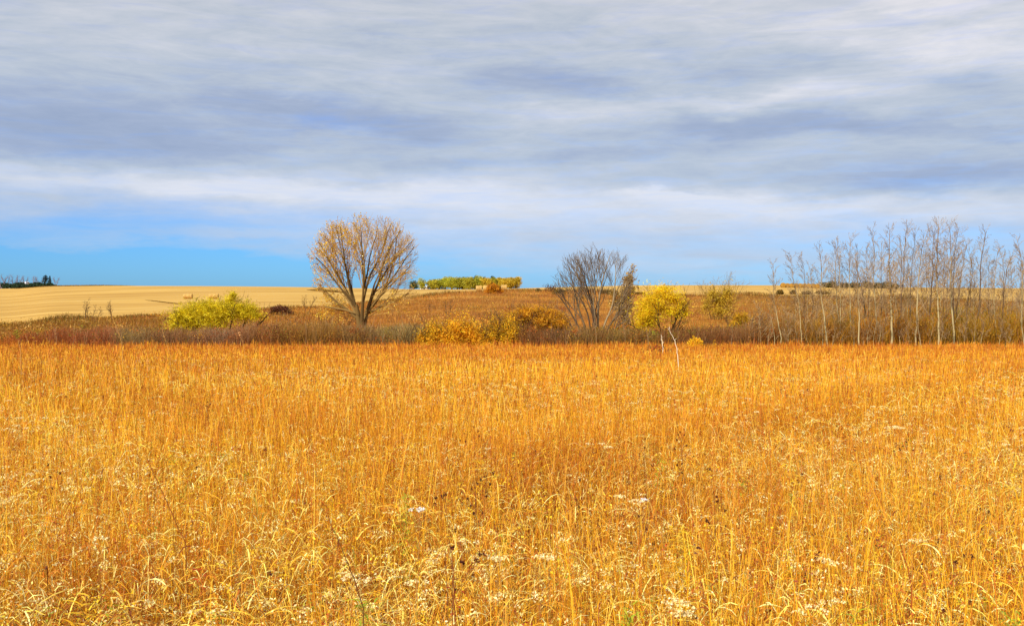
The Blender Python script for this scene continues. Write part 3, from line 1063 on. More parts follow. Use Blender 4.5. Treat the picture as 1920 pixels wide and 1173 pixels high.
OY = [(248, 184, 26), (238, 168, 24), (250, 198, 48), (222, 150, 26)]
OYD = [(226, 178, 24), (190, 152, 28), (210, 170, 26), (164, 130, 30)]
leafy('golden_shrub', 'broad bright golden shrub, middle of the three in front of the brown slope', 'shrub', 808, 926, 590, 88.5, OY, 26000, .10, fan(830, 905, 11, 40, .85, .03, 1), 35, clumpvar=.28, shell=0, nl=13)
leafy('golden_shrub', 'lower golden shrub with greyish twigs, left one of the three', 'shrub', 772, 852, 598, 89, OY + OYD, 15000, .10, fan(784, 838, 9, 40, .95, .03, 2), 36, shell=0, nl=11)
leafy('golden_shrub', 'rounded golden shrub with olive base, right one of the three', 'shrub', 898, 982, 583, 89.5, OY[:2] + OYD, 19000, .10, fan(915, 968, 10, 32, .92, .035, 3), 37, shell=0, nl=11)
leafy('rusty_willow_shrub', 'wide orange brown shrub with bare grey stems below, right of the golden shrubs', 'shrub', 955, 1058, 576, 92,
      [(214, 154, 26), (200, 138, 26), (224, 168, 36), (176, 118, 30)], 26000, .10, fan(968, 1040, 16, 34, .9, .03, 4), 38,
      lumps=[(1000, 600, 30, 12), (1035, 606, 26, 12), (985, 588, 22, 11), (1008, 586, 22, 10), (1030, 592, 20, 12), (1046, 604, 15, 14), (970, 596, 14, 12), (1020, 602, 22, 12), (1052, 618, 10, 10)], shell=.0, bark=((120, 88, 62), (104, 76, 56)), **WG)
leafy('yellow_leafed_bush', 'bright yellow low leafy bush between the bare tree and the yellow tree', 'shrub', 1136, 1192, 597, 104, [(234, 166, 20), (220, 146, 22), (196, 130, 22)], 1700, .16,
      fan(1145, 1185, 5, 25, .7, .02, 5), 39)
leafy('edge_bush', 'small vivid orange yellow bush at the far edge of the grass field', 'shrub', 1285, 1329, 629, 79, [(250, 190, 20), (242, 174, 20), (252, 204, 44)], 5000, .09,
      fan(1297, 1318, 6, 25, .8, .02, 6), 40)
leafy('edge_bush', 'tiny yellow bush just right of the vivid orange yellow one', 'shrub', 1331, 1347, 637, 80, [(230, 178, 34), (212, 158, 28)], 700, .09, fan(1335, 1342, 3, 20, .8, .015, 7), 41)
leafy('olive_bush', 'olive yellow bush at the left foot of the aspen grove', 'shrub', 1358, 1425, 582, 101, [(196, 146, 20), (176, 136, 22), (176, 132, 28), (214, 166, 34)], 7000, .13,
      fan(1370, 1415, 8, 30, .8, .03, 8), 42, **WG)
leafy('feathery_tree', 'airy olive shrub tree with wispy top crossing the skyline between yellow tree and grove', 'tree', 1316, 1386, 527, 150, [(198, 164, 44), (180, 150, 42), (212, 176, 52)], 5000, .16,
      fan(1330, 1372, 12, 24, 1.0, .045, 9), 43, lumps=[(1350, 566, 28, 20), (1336, 552, 14, 14), (1364, 552, 14, 18), (1350, 584, 22, 12), (1325, 572, 12, 14)], shell=.0, bark=((150, 118, 60), (130, 104, 56)), **WG)
leafy('hillside_shrub', 'dark purple brown rounded bush at the edge of the stubble right of the willow', 'shrub', 502, 549, 572, y_at(526, 590), [(110, 62, 34), (92, 54, 34), (126, 74, 36)], 2600, .2,
      fan(510, 542, 8, 35, .9, .03, 10), 44)
leafy('hillside_shrub', 'small yellow orange bush on the slope between willow and big tree', 'shrub', 524, 562, 596, 118, [(206, 136, 24), (190, 120, 24)], 900, .16, fan(532, 552, 5, 30, .8, .02, 11), 45)
leafy('hillside_shrub', 'patch of vivid red orange leaves beside the willow', 'shrub', 484, 512, 611, 102, [(206, 96, 26), (190, 84, 26)], 420, .14, fan(490, 506, 4, 30, .8, .02, 12), 46)
leafy('hillside_shrub', 'rusty orange bush in front of the hay bales on the crest', 'shrub', 908, 944, 530, y_at(926, 550, 150, 250), [(206, 138, 20), (194, 124, 22), (216, 150, 28)], 2200, .2,
      fan(915, 938, 6, 25, .9, .04, 13), 47, **WG)
leafy('hillside_shrub', 'bare reddish bush on the crest left of the bare tree', 'shrub', 1020, 1044, 532, y_at(1030, 547, 180, 262), [(120, 76, 40), (110, 70, 44)], 420, .2, fan(1024, 1040, 8, 35, 1.0, .03, 14), 48)
leafy('hillside_shrub', 'tiny dark bush on the crest, leftmost of the pair near the bare tree', 'shrub', 1003, 1015, 540, y_at(1009, 547, 180, 262), [(96, 84, 34)], 200, .2, fan(1005, 1013, 4, 30, 1.0, .02, 15), 49)
for i, (a, b_, t, lab) in enumerate(((1034, 1062, 540, 'low olive bush on the crest behind left stems of the bare tree'),
                                     (1124, 1160, 541, 'olive bush on the crest behind right stems of the bare tree'),
                                     (1188, 1212, 547, 'low olive bush at the foot of the yellow stubble strip beside the vine hung tree'),
                                     (1455, 1470, 542, 'small round olive bush below the left end of the bale row'),
                                     (1480, 1494, 543, 'small round olive bush below the middle of the bale row'),
                                     (1500, 1524, 545, 'low wide olive bush below the right end of the bale row'),
                                     (1526, 1560, 543, 'olive bush on the stubble edge behind the fourth aspen'))):
    leafy('crest_bush', lab, 'shrub', a, b_, t, y_at((a + b_) / 2, 552, 180, 262), [(112, 88, 24), (98, 80, 26), (130, 98, 30)], 700, .24, fan(a + 3, b_ - 3, 4, 30, .8, .03, 50 + i), 60 + i)
leafy('red_shrub', 'low crimson shrub in the far grass beside the pale stake', 'shrub', 1213, 1252, 646, 62, [(150, 50, 36), (170, 62, 40), (126, 44, 34)], 1100, .09, fan(1220, 1245, 9, 30, .9, .014, 16), 50)
leafy('green_weed', 'bright green bush in front of the yellow tree trunk', 'shrub', 1212, 1243, 619, 90, [(140, 150, 20), (120, 134, 24), (160, 160, 30)], 1300, .13, fan(1218, 1238, 5, 25, .8, .02, 17), 51)
leafy('green_weed', 'yellow green bush at the foot of the bare tree', 'shrub', 1093, 1142, 611, 94, [(140, 132, 26), (120, 112, 30), (156, 130, 30), (120, 90, 40)], 1700, .14, fan(1098, 1136, 8, 22, .85, .02, 18), 52)
leafy('green_weed', 'small green sprig above the purple brush at left', 'shrub', 146, 162, 606, 100, [(140, 130, 30)], 160, .15, fan(148, 160, 3, 30, .8, .02, 19), 53)
leafy('green_weed', 'small olive yellow bush near the base of the big tree', 'shrub', 655, 728, 616, 90, [(150, 124, 30), (128, 104, 40), (170, 136, 34)], 1500, .12, fan(662, 722, 10, 22, .85, .02, 20), 54)


# ---- brush thicket band between field and slope
ZONES = [(0, 634, (150, 86, 26)), (60, 624, (128, 70, 36)), (110, 616, (130, 76, 42)), (200, 615, (130, 78, 50)), (232, 616, (120, 100, 66)), (300, 620, (108, 80, 54)), (335, 619, (118, 84, 58)),
         (420, 617, (122, 92, 72)), (500, 609, (130, 86, 46)), (560, 604, (128, 92, 46)), (620, 604, (124, 92, 46)), (670, 612, (120, 92, 58)), (720, 613, (120, 100, 66)), (775, 608, (126, 108, 70)), (830, 615, (126, 96, 44)),
         (960, 610, (116, 80, 42)), (1040, 616, (112, 78, 50)), (1100, 616, (110, 82, 46)), (1180, 617, (112, 88, 50)), (1240, 619, (116, 84, 44)), (1300, 616, (112, 74, 44)), (1380, 613, (112, 76, 46)),
         (1450, 602, (128, 92, 48)), (1540, 596, (140, 104, 42)), (1640, 594, (148, 104, 34)), (1720, 590, (144, 106, 36)), (1800, 592, (138, 108, 34)), (1920, 586, (150, 110, 32)), (2100, 586, (150, 110, 32))]
ZP = np.array([z[0] for z in ZONES], float)
ZTOP = np.array([z[1] for z in ZONES], float)
ZCOL = np.array([lin(z[2]) for z in ZONES])


def thicket(pa, pb, label, seed, dens=26, name='brush_thicket', hshift=0.0, ya=87.5, yb=97.5):
    rs = np.random.RandomState(seed)
    n = int((pb - pa) * dens)
    px = rs.uniform(pa, pb, n)
    y = rs.uniform(ya, yb, n)
    x = (px - 960) / F * y
    zt = CZ + y * np.array([ray_slope(p) for p in (np.interp(px, ZP, ZTOP) + hshift + 5.5 * np.sin(px * .13 + seed) * np.sin(px * .047 + 1) + 3.5 * np.sin(px * .31) * np.sin(y * 1.1 + px * .06) + rs.exponential(4.5, n) - 4)])
    z0 = gz(x, y)
    h = np.clip(zt - z0, .25, 6) * rs.uniform(.72, 1.0, n)
    c = np.stack([np.interp(px, ZP, ZCOL[:, k]) for k in range(3)], -1) * np.array([1.06, 1.02, .78])
    j = rs.uniform(.65, 1.45, (n, 1)) * (1 + rs.uniform(-.08, .08, (n, 3)))
    bl = lowf(px * .5, y * 2.5, 1.0, seed)
    bl2 = lowf(px * .33, y * 3.1, 1.0, seed + 2.2)
    c = c * np.stack([1 + .28 * bl + .12 * bl2, 1 + .26 * bl - .10 * bl2, 1 + .2 * bl - .3 * bl2], -1)
    c = np.clip(c * j * 1.5, 0, .9)
    b = Bag()
    b.add(*ribbons(np.stack([x, y, z0 - .05], -1), np.stack([rs.normal(0, .22, n), rs.normal(0, .22, n), np.ones(n)], -1), h,
                   np.stack([rs.normal(0, .14, n), rs.normal(0, .14, n), 0 * h], -1), rs.uniform(.018, .05, n), 3, c, rs=rs, tipw=.4))
    # side twigs
    k = rs.choice(n, n * 2)
    t = rs.uniform(.3, .95, len(k))
    bp = np.stack([x[k], y[k], z0[k] + h[k] * t], -1)
    bp[:, :2] += rs.normal(0, .18, (len(k), 2))
    az = rs.uniform(0, 2 * math.pi, len(k))
    b.add(*ribbons(bp, np.stack([np.cos(az) * .7, np.sin(az) * .7, np.ones(len(k))], -1), rs.uniform(.2, .5, len(k)) * np.minimum(h[k], 1.5) / 1.5, 0 * bp,
                   rs.uniform(.015, .035, len(k)), 1, c[k] * rs.uniform(.8, 1.3, (len(k), 1)), rs=rs))
    # pale stems and leafy clumps of mixed colour
    m_ = n // 14
    k = rs.choice(n, m_)
    b.add(*ribbons(np.stack([x[k], y[k] - .3, z0[k]], -1), np.stack([rs.normal(0, .12, m_), rs.normal(0, .1, m_), np.ones(m_)], -1), h[k] * rs.uniform(.9, 1.25, m_), rs.normal(0, .06, (m_, 3)),
                   rs.uniform(.02, .04, m_), 4, pal([(196, 164, 116), (170, 140, 96), (150, 110, 80)], m_, rs, .2), rs=rs, tipw=.4))
    kinds = [[(190, 140, 34), (170, 126, 34)], [(196, 104, 34), (176, 88, 30)], [(150, 134, 34), (130, 116, 34)], [(120, 70, 36), (104, 62, 36)], [(214, 160, 40), (196, 140, 36)]]
    for q in range(int((pb - pa) / 2.0)):
        cpx, cy = rs.uniform(pa, pb), rs.uniform(ya, yb)
        kd = kinds[rs.choice(5, p=[.24, .22, .24, .2, .10])]
        cx = (cpx - 960) / F * cy
        cz0 = float(gz(cx, cy))
        top = CZ + cy * ray_slope(np.interp(cpx, ZP, ZTOP) + hshift) - cz0
        nn = rs.randint(40, 130)
        R_ = rs.uniform(.25, .7)
        P_ = np.array([cx, cy, cz0 + max(.3, top) * rs.uniform(.25, .9)]) + rs.normal(0, 1, (nn, 3)) * np.array([R_, R_, R_ * .7])
        P_ = P_[P_[:, 2] > cz0 + .05]
        leaf_quads(b, P_, .085, rs, kd, .2, stretch=1.4)
    # few remaining leaves
    k = rs.choice(n, n // 2)
    bp = np.stack([x[k], y[k], z0[k] + h[k] * rs.uniform(.15, 1.0, len(k))], -1) + rs.normal(0, .12, (len(k), 3))
    nl = len(k)
    a = rs.normal(0, 1, (nl, 3))
    a /= np.linalg.norm(a, axis=1)[:, None]
    cc = np.clip(c[k] * np.array([1.35, 1.2, .85])[None, :] * rs.uniform(.8, 1.4, (nl, 1)), 0, .9)
    b.add(*ribbons(bp, a, np.full(nl, .12), 0 * a, np.full(nl, .09), 1, cc, rs=rs, tipw=.7))
    o = b.build(name, M_LEAF)
    o['label'] = label
    o['category'] = 'brush'
    o['kind'] = 'stuff'


thicket(-140, 226, 'low reddish purple brush along the field edge at far left', 70, 22)
thicket(226, 345, 'low greyish olive brush between the purple brush and the willow', 71, 24)
thicket(345, 500, 'low mauve grey brush under the willow', 72, 28)
thicket(500, 775, 'grey brown twiggy thicket around the foot of the big tree', 73, 30)
thicket(775, 970, 'brown twiggy thicket behind the golden shrubs', 74, 28, ya=91, yb=99)
thicket(970, 1075, 'brown twiggy thicket in front of the wide orange brown shrub', 81, 28)
thicket(1075, 1260, 'dark grey green thicket below the bare tree', 75, 32)
thicket(1260, 1420, 'dark plum brown thicket left of the aspen grove', 76, 34)
thicket(1420, 1700, 'tall twiggy undergrowth beneath the left half of the aspen grove', 77, 30, ya=90, yb=100)
thicket(1700, 2060, 'olive and rust undergrowth beneath the right half of the aspen grove', 78, 30, ya=90, yb=100)


thicket(1405, 1700, 'sparse rust and olive scrub on the slope behind the left half of the grove', 79, 22, hshift=-16, ya=99, yb=122)
thicket(1700, 2080, 'sparse olive scrub on the slope behind the right half of the grove', 80, 22, hshift=-16, ya=99, yb=122)


# ---- aspen grove
def aspen(points, Y, label, seed, r=.075, density=1.0, pale=True, name='aspen_tree', moss=False, crown_from=.42, spread=1.0, cat='tree'):
    rs = np.random.RandomState(seed)
    P = [np.array(at(px, py + (8 if py < 500 else 0), Y + rs.normal(0, .15))) for px, py in points]      # base first, top last
    g = np.array(gpt(points[0][0], Y))
    P = [g - np.array([0, 0, .15])] + [p for p in P if p[2] > g[2] + .3]
    P = np.array(P)
    # resample with a slight wander
    seg = np.r_[0, np.cumsum(np.linalg.norm(np.diff(P, axis=0), axis=1))]
    n = max(8, int(seg[-1] / .45))
    s = np.linspace(0, seg[-1], n)
    Q = np.stack([np.interp(s, seg, P[:, k]) for k in range(3)], -1)
    wander = np.cumsum(rs.normal(0, .028, (n, 3)), 0)
    wander -= np.linspace(0, 1, n)[:, None] * wander[-1]
    Q[1:-1] += wander[1:-1]
    H = seg[-1]
    rad = r * (1 - .82 * (s / H) ** .9)
    out = [(0, list(Q), rad)]
    spec = dict(maxlv=3, seg=[.4, .32, .25, .2], wig=[.05, .06, .07, .07], trop=[.08, .12, .1, .08], nch=[0, 4, 3], ang=[(.5, 1), (.35, .75), (.35, .75)], lf=[.5, .5, .5], t0=[.3, .2, .15], rt=.6,
                rmin=.008, taper=.25)
    nb = int(H * 3.2 * density)
    for k in range(nb):
        t = crown_from * .55 + (1 - crown_from * .55) * (k + rs.uniform()) / nb
        if t < crown_from and rs.uniform() < .72:
            continue
        f = t * (n - 1)
        i = min(int(f), n - 2)
        q = Q[i] * (1 - (f - i)) + Q[i + 1] * (f - i)
        d = Q[min(i + 1, n - 1)] - Q[i]
        dd = rot_away(d, rs.uniform(.45, .85), rs)
        Lb = H * rs.uniform(.09, .19) * (1.15 - .75 * t) * spread * (1.25 if t < .75 else 1.1)
        grow(rs, q, dd, Lb, max(.011, rad[i] * .38), 1, out, spec, None)
    base = g
    rt = root(name, label, cat, base, 'bare aspens of the grove at right')
    b = Bag()
    cols = [(200, 184, 136), (182, 166, 118)] if pale else [(104, 82, 58), (120, 92, 62)]
    C = np.array(lin(cols[rs.randint(2)]))
    bb = Bag()
    tubes(bb, [(Q, rad)], rs, [cols[0]], 7)
    Vv = bb.V[0]
    t = (Vv[:, 2] - base[2]) / H
    low = np.array(lin((178, 160, 112)))
    up = np.array(lin((146, 118, 82)))
    k = np.clip((t - .38) / .45, 0, 1)[:, None]
    cc = (low * (1 - k) + up * k) if pale else np.repeat(C[None, :], len(Vv), 0)
    knots = (rs.uniform(0, 1, (len(Vv) // 7 + 1)) < .14).repeat(7)[:len(Vv)]
    cc = np.where(knots[:, None], cc * .45, cc)
    bb.C[0] = cc
    bb.build('trunk', M_BARK, rt, base, True)
    b = Bag()
    tubes(b, [(p, r_) for lv, p, r_ in out if lv > 0], rs, [(166, 136, 94), (132, 106, 76), (186, 156, 110)], 3)
    b.build('branches', M_BARK, rt, base)
    lp = []
    for lv, p, r_ in out:
        if lv >= 2:
            for q in p[1:]:
                if rs.uniform() < (.0 if q[2] > base[2] + H * .6 else .08):
                    lp.append(np.array(q) + rs.normal(0, .05, 3))
    if moss:
        for q in Q[int(n * .3):int(n * .8)]:
            for _ in range(26):
                lp.append(q + rs.normal(0, 1, 3) * np.array([.17, .17, .25]))
    if lp:
        b = Bag()
        leaf_quads(b, np.array(lp), .11, rs, [(150, 108, 34), (170, 116, 44), (130, 100, 30)], .2)
        b.build('foliage', M_LEAF, rt, base)
    return rt


ASP = [
    ([(1464, 634), (1456, 590), (1451, 560), (1450, 520), (1450, 486)], 89, 'slender isolated aspen at the left end of the grove, leaning right at its foot', .055, 1, 0),
    ([(1453, 640), (1447, 600), (1438, 563)], 88.5, 'short leaning pale aspen stem just left of the leftmost tall aspen', .04, 1, 0),
    ([(1504, 632), (1500, 575), (1490, 530), (1486, 500), (1482, 468)], 90, 'aspen second from the left with a forked thin top', .055, 1, 0),
    ([(1507, 632), (1507, 560), (1505, 500), (1499, 472)], 92, 'thin aspen close behind the second aspen from the left', .05, 0, 0),
    ([(1553, 640), (1548, 590), (1541, 545), (1540, 500), (1536, 455)], 89, 'tall pale aspen leaning left, before the bale row right end', .085, 1, 0),
    ([(1574, 624), (1570, 580), (1567, 520), (1568, 480), (1571, 444)], 93, 'tall aspen right of the left-leaning pale one, left of a close pair', .075, 1, 0),
    ([(1577, 628), (1577, 560), (1574, 500), (1563, 452)], 91, 'tall aspen with thin top tilting left, right one of a close pair', .06, 1, 0),
    ([(1595, 620), (1594, 560), (1593, 500), (1594, 438)], 92, 'straight pale aspen above the dark bush on the horizon', .08, 1, 0),
    ([(1624, 610), (1620, 575), (1614, 530), (1605, 490), (1606, 455)], 96, 'dark crooked aspen leaning left among pale ones', .085, 0, 0),
    ([(1610, 643), (1609, 590), (1607, 540), (1603, 470)], 88, 'pale trunked aspen nearest the field edge, left of the grove centre', .075, 1, 0),
    ([(1646, 632), (1643, 580), (1638, 520), (1637, 470), (1635, 422)], 91, 'tall aspen with a straight leader left of the shaggy trunk', .075, 1, 0),
    ([(1671, 645), (1670, 590), (1668, 540), (1666, 480), (1668, 422)], 88, 'aspen with shaggy olive growth wrapping its upper trunk', .11, 1, 1),
    ([(1690, 622), (1689, 560), (1688, 500), (1687, 443)], 95, 'slim aspen just right of the shaggy trunk', .06, 0, 0),
    ([(1690, 618), (1691, 560), (1694, 514), (1694, 470), (1700, 414)], 97, 'tall dark aspen with top bending right beyond the shaggy trunk', .08, 0, 0),
    ([(1706, 620), (1708, 560), (1708, 510), (1713, 460), (1717, 427)], 98, 'slim tall aspen left of the grove centre gap', .06, 0, 0),
    ([(1717, 634), (1719, 580), (1723, 522), (1728, 464), (1740, 420)], 90, 'tall aspen curving right toward its forked top', .085, 1, 0),
    ([(1743, 618), (1748, 560), (1751, 500), (1749, 460), (1751, 425)], 93, 'dark trunked tall aspen, left of the tallest one', .09, 0, 0),
    ([(1761, 642), (1758, 580), (1756, 520), (1757, 460), (1758, 412)], 89, 'tallest aspen with olive growth around its middle', .10, 1, 1),
    ([(1789, 638), (1785, 590), (1781, 540), (1781, 480), (1779, 416)], 90, 'tall double topped aspen right of the tallest one', .10, 1, 0),
    ([(1787, 600), (1786, 540), (1788, 470), (1797, 418)], 90.5, 'tall dense topped aspen stem leaning right out of a double top', .07, 0, 0),
    ([(1792, 612), (1795, 565), (1799, 525), (1804, 480), (1812, 448)], 96, 'dark leaning aspen with crooked foot left of the open sky gap', .08, 0, 0),
    ([(1832, 612), (1837, 565), (1838, 520), (1840, 475), (1843, 450), (1848, 425)], 94, 'dark bold aspen with spreading forks in the open gap at right', .10, 0, 0),
    ([(1870, 634), (1866, 580), (1863, 530), (1866, 490), (1870, 462)], 91, 'slim aspen right of the bold dark forked one', .055, 1, 0),
    ([(1880, 625), (1880, 580), (1882, 530), (1885, 505), (1898, 470)], 92, 'dark footed aspen bending right near the right edge', .08, 0, 0),
    ([(1916, 625), (1916, 560), (1917, 500), (1905, 440)], 91, 'tall aspen at the right edge with left leaning top', .08, 1, 0),
    ([(1920, 646), (1913, 600), (1911, 570), (1914, 500)], 87.5, 'pale leaning aspen stem lowest at the right edge', .05, 1, 0),
    ([(1735, 620), (1737, 560), (1734, 500), (1732, 445)], 99, 'thin background aspen between curved and dark trunked tall aspens', .045, 0, 0),
    ([(1655, 620), (1653, 560), (1655, 500), (1652, 448)], 99, 'thin background aspen left of the shaggy trunk', .05, 0, 0),
    ([(1626, 620), (1628, 560), (1625, 510), (1623, 460)], 98, 'thin background aspen right of the dark crooked one', .045, 0, 0),
    ([(1520, 625), (1522, 570), (1520, 530), (1518, 492)], 95, 'short thin aspen between second aspen and the left-leaning pale one', .04, 0, 0),
    ([(1770, 620), (1770, 560), (1768, 500), (1770, 450)], 99, 'thin background aspen between tallest and double topped ones', .045, 0, 0),
    ([(1818, 620), (1820, 560), (1819, 520), (1822, 468)], 98, 'thin background aspen left of the bold dark forked one', .045, 0, 0),
    ([(1853, 620), (1851, 560), (1852, 520), (1856, 474)], 98, 'thin background aspen right beside the bold dark forked one', .045, 0, 0),
    ([(1900, 620), (1899, 560), (1897, 520), (1893, 482)], 97, 'thin background aspen next to the dark footed one', .045, 0, 0),
]
for i, (pts, Y, lab, r, pale, moss) in enumerate(ASP):
    big = len(pts) > 3
    aspen(pts, Y, lab, 200 + i, r, 1.3 if big else .6, bool(pale), moss=bool(moss), spread=1.1 if big else .7)

# saplings: four kinds made once, then copied
rs = np.random.RandomState(77)
protos = []
for k in range(4):
    b0 = 1000
    h = (60, 75, 48, 66)[k]
    t = aspen([(b0, 640), (b0 + rs.uniform(-4, 4), 640 - h * .5), (b0 + rs.uniform(-8, 8), 640 - h)], 90, 'thin pale sapling stem in the undergrowth of the aspen grove', 300 + k, .032, 1.2, k != 1, name='aspen_sapling', crown_from=.3, spread=1.3)
    t['group'] = 'thin saplings among the aspens'
    protos.append(t)
spots = [1405, 1421, 1412, 1429, 1441, 1472, 1478, 1492, 1514, 1529, 1534, 1545, 1561, 1567, 1584, 1588, 1602, 1617, 1631, 1640, 1652, 1659, 1663, 1679, 1684, 1697, 1703, 1712, 1725, 1731, 1740, 1748, 1766, 1775,
         1783, 1797, 1806, 1812, 1824, 1829, 1842, 1849, 1858, 1865, 1874, 1889, 1896, 1903, 1910]
for i, px in enumerate(spots):
    Y = rs.uniform(87.5, 91.5)
    loc = gpt(px + rs.uniform(-2, 2), Y)
    if i < 4:
        protos[i].location = loc
        protos[i].scale = (rs.uniform(.8, 1.1),) * 3
    else:
        copy_tree(protos[i % 4], 'thin pale sapling stem in the undergrowth of the aspen grove', loc, rs.uniform(0, 6.28), rs.uniform(.75, 1.15))


# slender background aspens: three kinds made once, then copied
protos = []
for k in range(3):
    h = (165, 185, 150)[k]
    t = aspen([(1000, 640), (1000 + rs.uniform(-5, 5), 640 - h * .35), (1000 + rs.uniform(-8, 8), 640 - h * .7), (1000 + rs.uniform(-10, 10), 640 - h)], 100,
              'slender hazy aspen in the back rows of the grove', 330 + k, .045, .9, k != 1, name='slender_aspen', crown_from=.35, spread=1.1)
    t['group'] = 'slender aspens in the back rows of the grove'
    protos.append(t)
spots = [1514, 1530, 1558, 1583, 1602, 1617, 1632, 1649, 1660, 1679, 1684, 1701, 1711, 1731, 1744, 1764, 1774, 1786, 1803, 1812, 1826, 1859, 1876, 1889, 1907, 1916, 1475, 1494]
for i, px in enumerate(spots):
    loc = gpt(px + rs.uniform(-3, 3), rs.uniform(98, 112))
    f = np.interp(px, [1470, 1640, 1760, 1920], [.72, 1.02, 1.12, .95]) * rs.uniform(.85, 1.08)
    if i < 3:
        protos[i].location = loc
        protos[i].scale = (f, f, f)
    else:
        copy_tree(protos[i % 3], 'slender hazy aspen in the back rows of the grove', loc, rs.uniform(0, 6.28), f)


# ---- single small bare trees on the slope
def small_bare(px0, py0, pytop, lean, label, seed, r=.05, ns=1, name='small_bare_tree', dens=1.0, Y=None, cols=((104, 76, 44), (120, 88, 52)), n0=9, lp=0):
    rs = np.random.RandomState(seed)
    Y = Y or y_at(px0, py0, 90, 250)
    g = np.array(gpt(px0, Y))
    H = CZ + Y * ray_slope(pytop) - g[2]
    out = []
    spec = dict(maxlv=2, seg=[H / 9, .3, .25], wig=[.07, .12, .15], trop=[.02, .08, .08], nch=[int(n0 * dens), 5], ang=[(.4, .9), (.4, .9)], lf=[.32, .5], t0=[.3, .2], rt=.5, rmin=.012, taper=.3)
    for k in range(ns):
        a = math.radians(lean + (k - (ns - 1) / 2) * 24)
        grow(rs, g + np.array([(k - (ns - 1) / 2) * .25, 0, -.1]), np.array([math.sin(a), rs.normal(0, .1), math.cos(a)]), H, r, 0, out, spec, None)
    pts = []
    if lp:
        for lv, p, _ in out:
            if lv > 0:
                for q in p:
                    if rs.uniform() < lp:
                        pts.append(np.array(q) + rs.normal(0, .08, 3))
    return tree_object(name, label, 'tree', g, out, rs, list(cols), pts, .14, [(150, 110, 40), (170, 126, 50)], 0, None)


small_bare(160, 606, 563, -3, 'small bare tree with upright leader, left of two on the stubble edge', 401, .09, 1)
small_bare(171, 606, 573, 8, 'forked bare bush beside the upright bare tree at the stubble edge', 402, .05, 3)
small_bare(209, 600, 567, 2, 'knobbly dark small tree standing against the stubble at left', 403, .10, 1, dens=1.6)
small_bare(575, 591, 556, 3, 'pale thin bare tree left of the big tree on the stubble edge', 404, .06, 2, lp=.15)
small_bare(840, 597, 560, 2, 'slender double stemmed bare sapling above the golden shrubs', 405, .07, 2)
small_bare(735, 592, 570, 0, 'thin faint sapling on the slope right of the big tree', 406, .04, 1)
small_bare(805, 592, 570, 0, 'faint small sapling on the slope left of the double stemmed one', 407, .04, 1)
small_bare(665, 610, 560, -22, 'thin bare tree with orange twigs leaning left beside the big tree', 408, .06, 3, Y=108, n0=12, lp=.3, cols=((150, 104, 50), (130, 92, 46)))
small_bare(702, 644, 618, 0, 'short dark dead snag in front of the thicket', 409, .05, 1, Y=87, dens=.5)


# ------------------------------------------------------------------ far farmstead, tree belt, bales
def crown_tree(name, label, px, pybase, pytop, Y, wpx, cols, seed, n=900, leaf=.42, group=None, cat='tree', conifer=False, low=.12):
    rs = np.random.RandomState(seed)
    g = gpt(px, Y)
    g = np.array(g)
    ztop = CZ + Y * ray_slope(pytop)
    H = ztop - g[2]
    W = wpx * Y / F
    rt = root(name, label, cat, g, group)
    out = [(0, [np.array([0, 0, -.3]), np.array([.05, 0, H * .4]), np.array([.1, 0, H * .8])], np.array([W * .05 + .08, W * .035 + .06, .04]))]
    for k in range(7):
        a = rs.uniform(0, 6.28)
        z0 = H * rs.uniform(.2, .5)
        out.append((0, [np.array([0, 0, z0]), np.array([math.cos(a) * W * .3, math.sin(a) * W * .3, z0 + H * .25])], np.array([.08, .03])))
    b = Bag()
    tubes(b, [(p, r) for _, p, r in out], rs, [(90, 70, 50)], 5)
    b.build('trunk', M_BARK, rt)
    if conifer:
        t = rs.uniform(0, 1, n) ** .8
        tier = .7 + .3 * np.cos(t * 30)
        rr = W * .5 * (1 - t) ** .8 * tier * rs.uniform(.3, 1.05, n) + .05
        a = rs.uniform(0, 6.28, n)
        P = np.stack([np.cos(a) * rr, np.sin(a) * rr, H * low + H * (1 - low) * t], -1)
    else:
        L = []
        for k in range(8):
            a = rs.uniform(0, 6.28)
            q = rs.uniform(0, .28) * W
            L.append(((math.cos(a) * q, math.sin(a) * q, H * rs.uniform(.12, .8)), (W * .28, W * .28, H * rs.uniform(.16, .24))))
        L.append(((0, 0, H * .42), (W * .44, W * .44, H * .42)))
        P = lump_points(rs, L, n, .2)
        P = P[(P[:, 2] > H * low * .6) & (P[:, 2] < H * 1.04)]
    b = Bag()
    leaf_quads(b, P, leaf, rs, cols, .22, clumpvar=.25)
    b.build('crown', M_LEAF, rt)
    return rt


TY = 505.0
G1 = [(186, 182, 42), (168, 166, 38), (198, 190, 56)]
G2 = [(184, 172, 42), (160, 154, 42), (198, 180, 48)]
G3 = [(210, 178, 44), (190, 160, 42), (218, 186, 56)]
GD = [(58, 86, 44), (46, 72, 42), (74, 98, 46)]
crown_tree('belt_tree', 'round dark green tree at the left end of the distant tree belt', 776, 543, 523, TY - 12, 20, GD, 500, 1300, .4, 'trees of the distant belt')
crown_tree('belt_tree', 'pale yellow green tree beside the dark green tree of the belt', 791, 543, 519, TY - 4, 20, G1, 501, 1300, .4, 'trees of the distant belt')
belt = [(812, 522, 18, G2, 'first'), (823, 519, 20, G1, 'second'), (835, 518, 20, G1, 'third'), (847, 518, 20, G1, 'fourth'), (858, 519, 18, G2, 'fifth'), (869, 519, 18, G2, 'sixth'), (880, 518, 18, G2, 'seventh'),
        (892, 516, 18, G1, 'eighth'), (903, 518, 18, G2, 'ninth'), (914, 518, 18, G3, 'tenth'), (925, 519, 18, G2, 'eleventh'), (936, 519, 18, G3, 'twelfth'), (947, 519, 18, G3, 'thirteenth'), (957, 519, 17, G3, 'fourteenth'), (967, 518, 15, G3, 'fifteenth')]
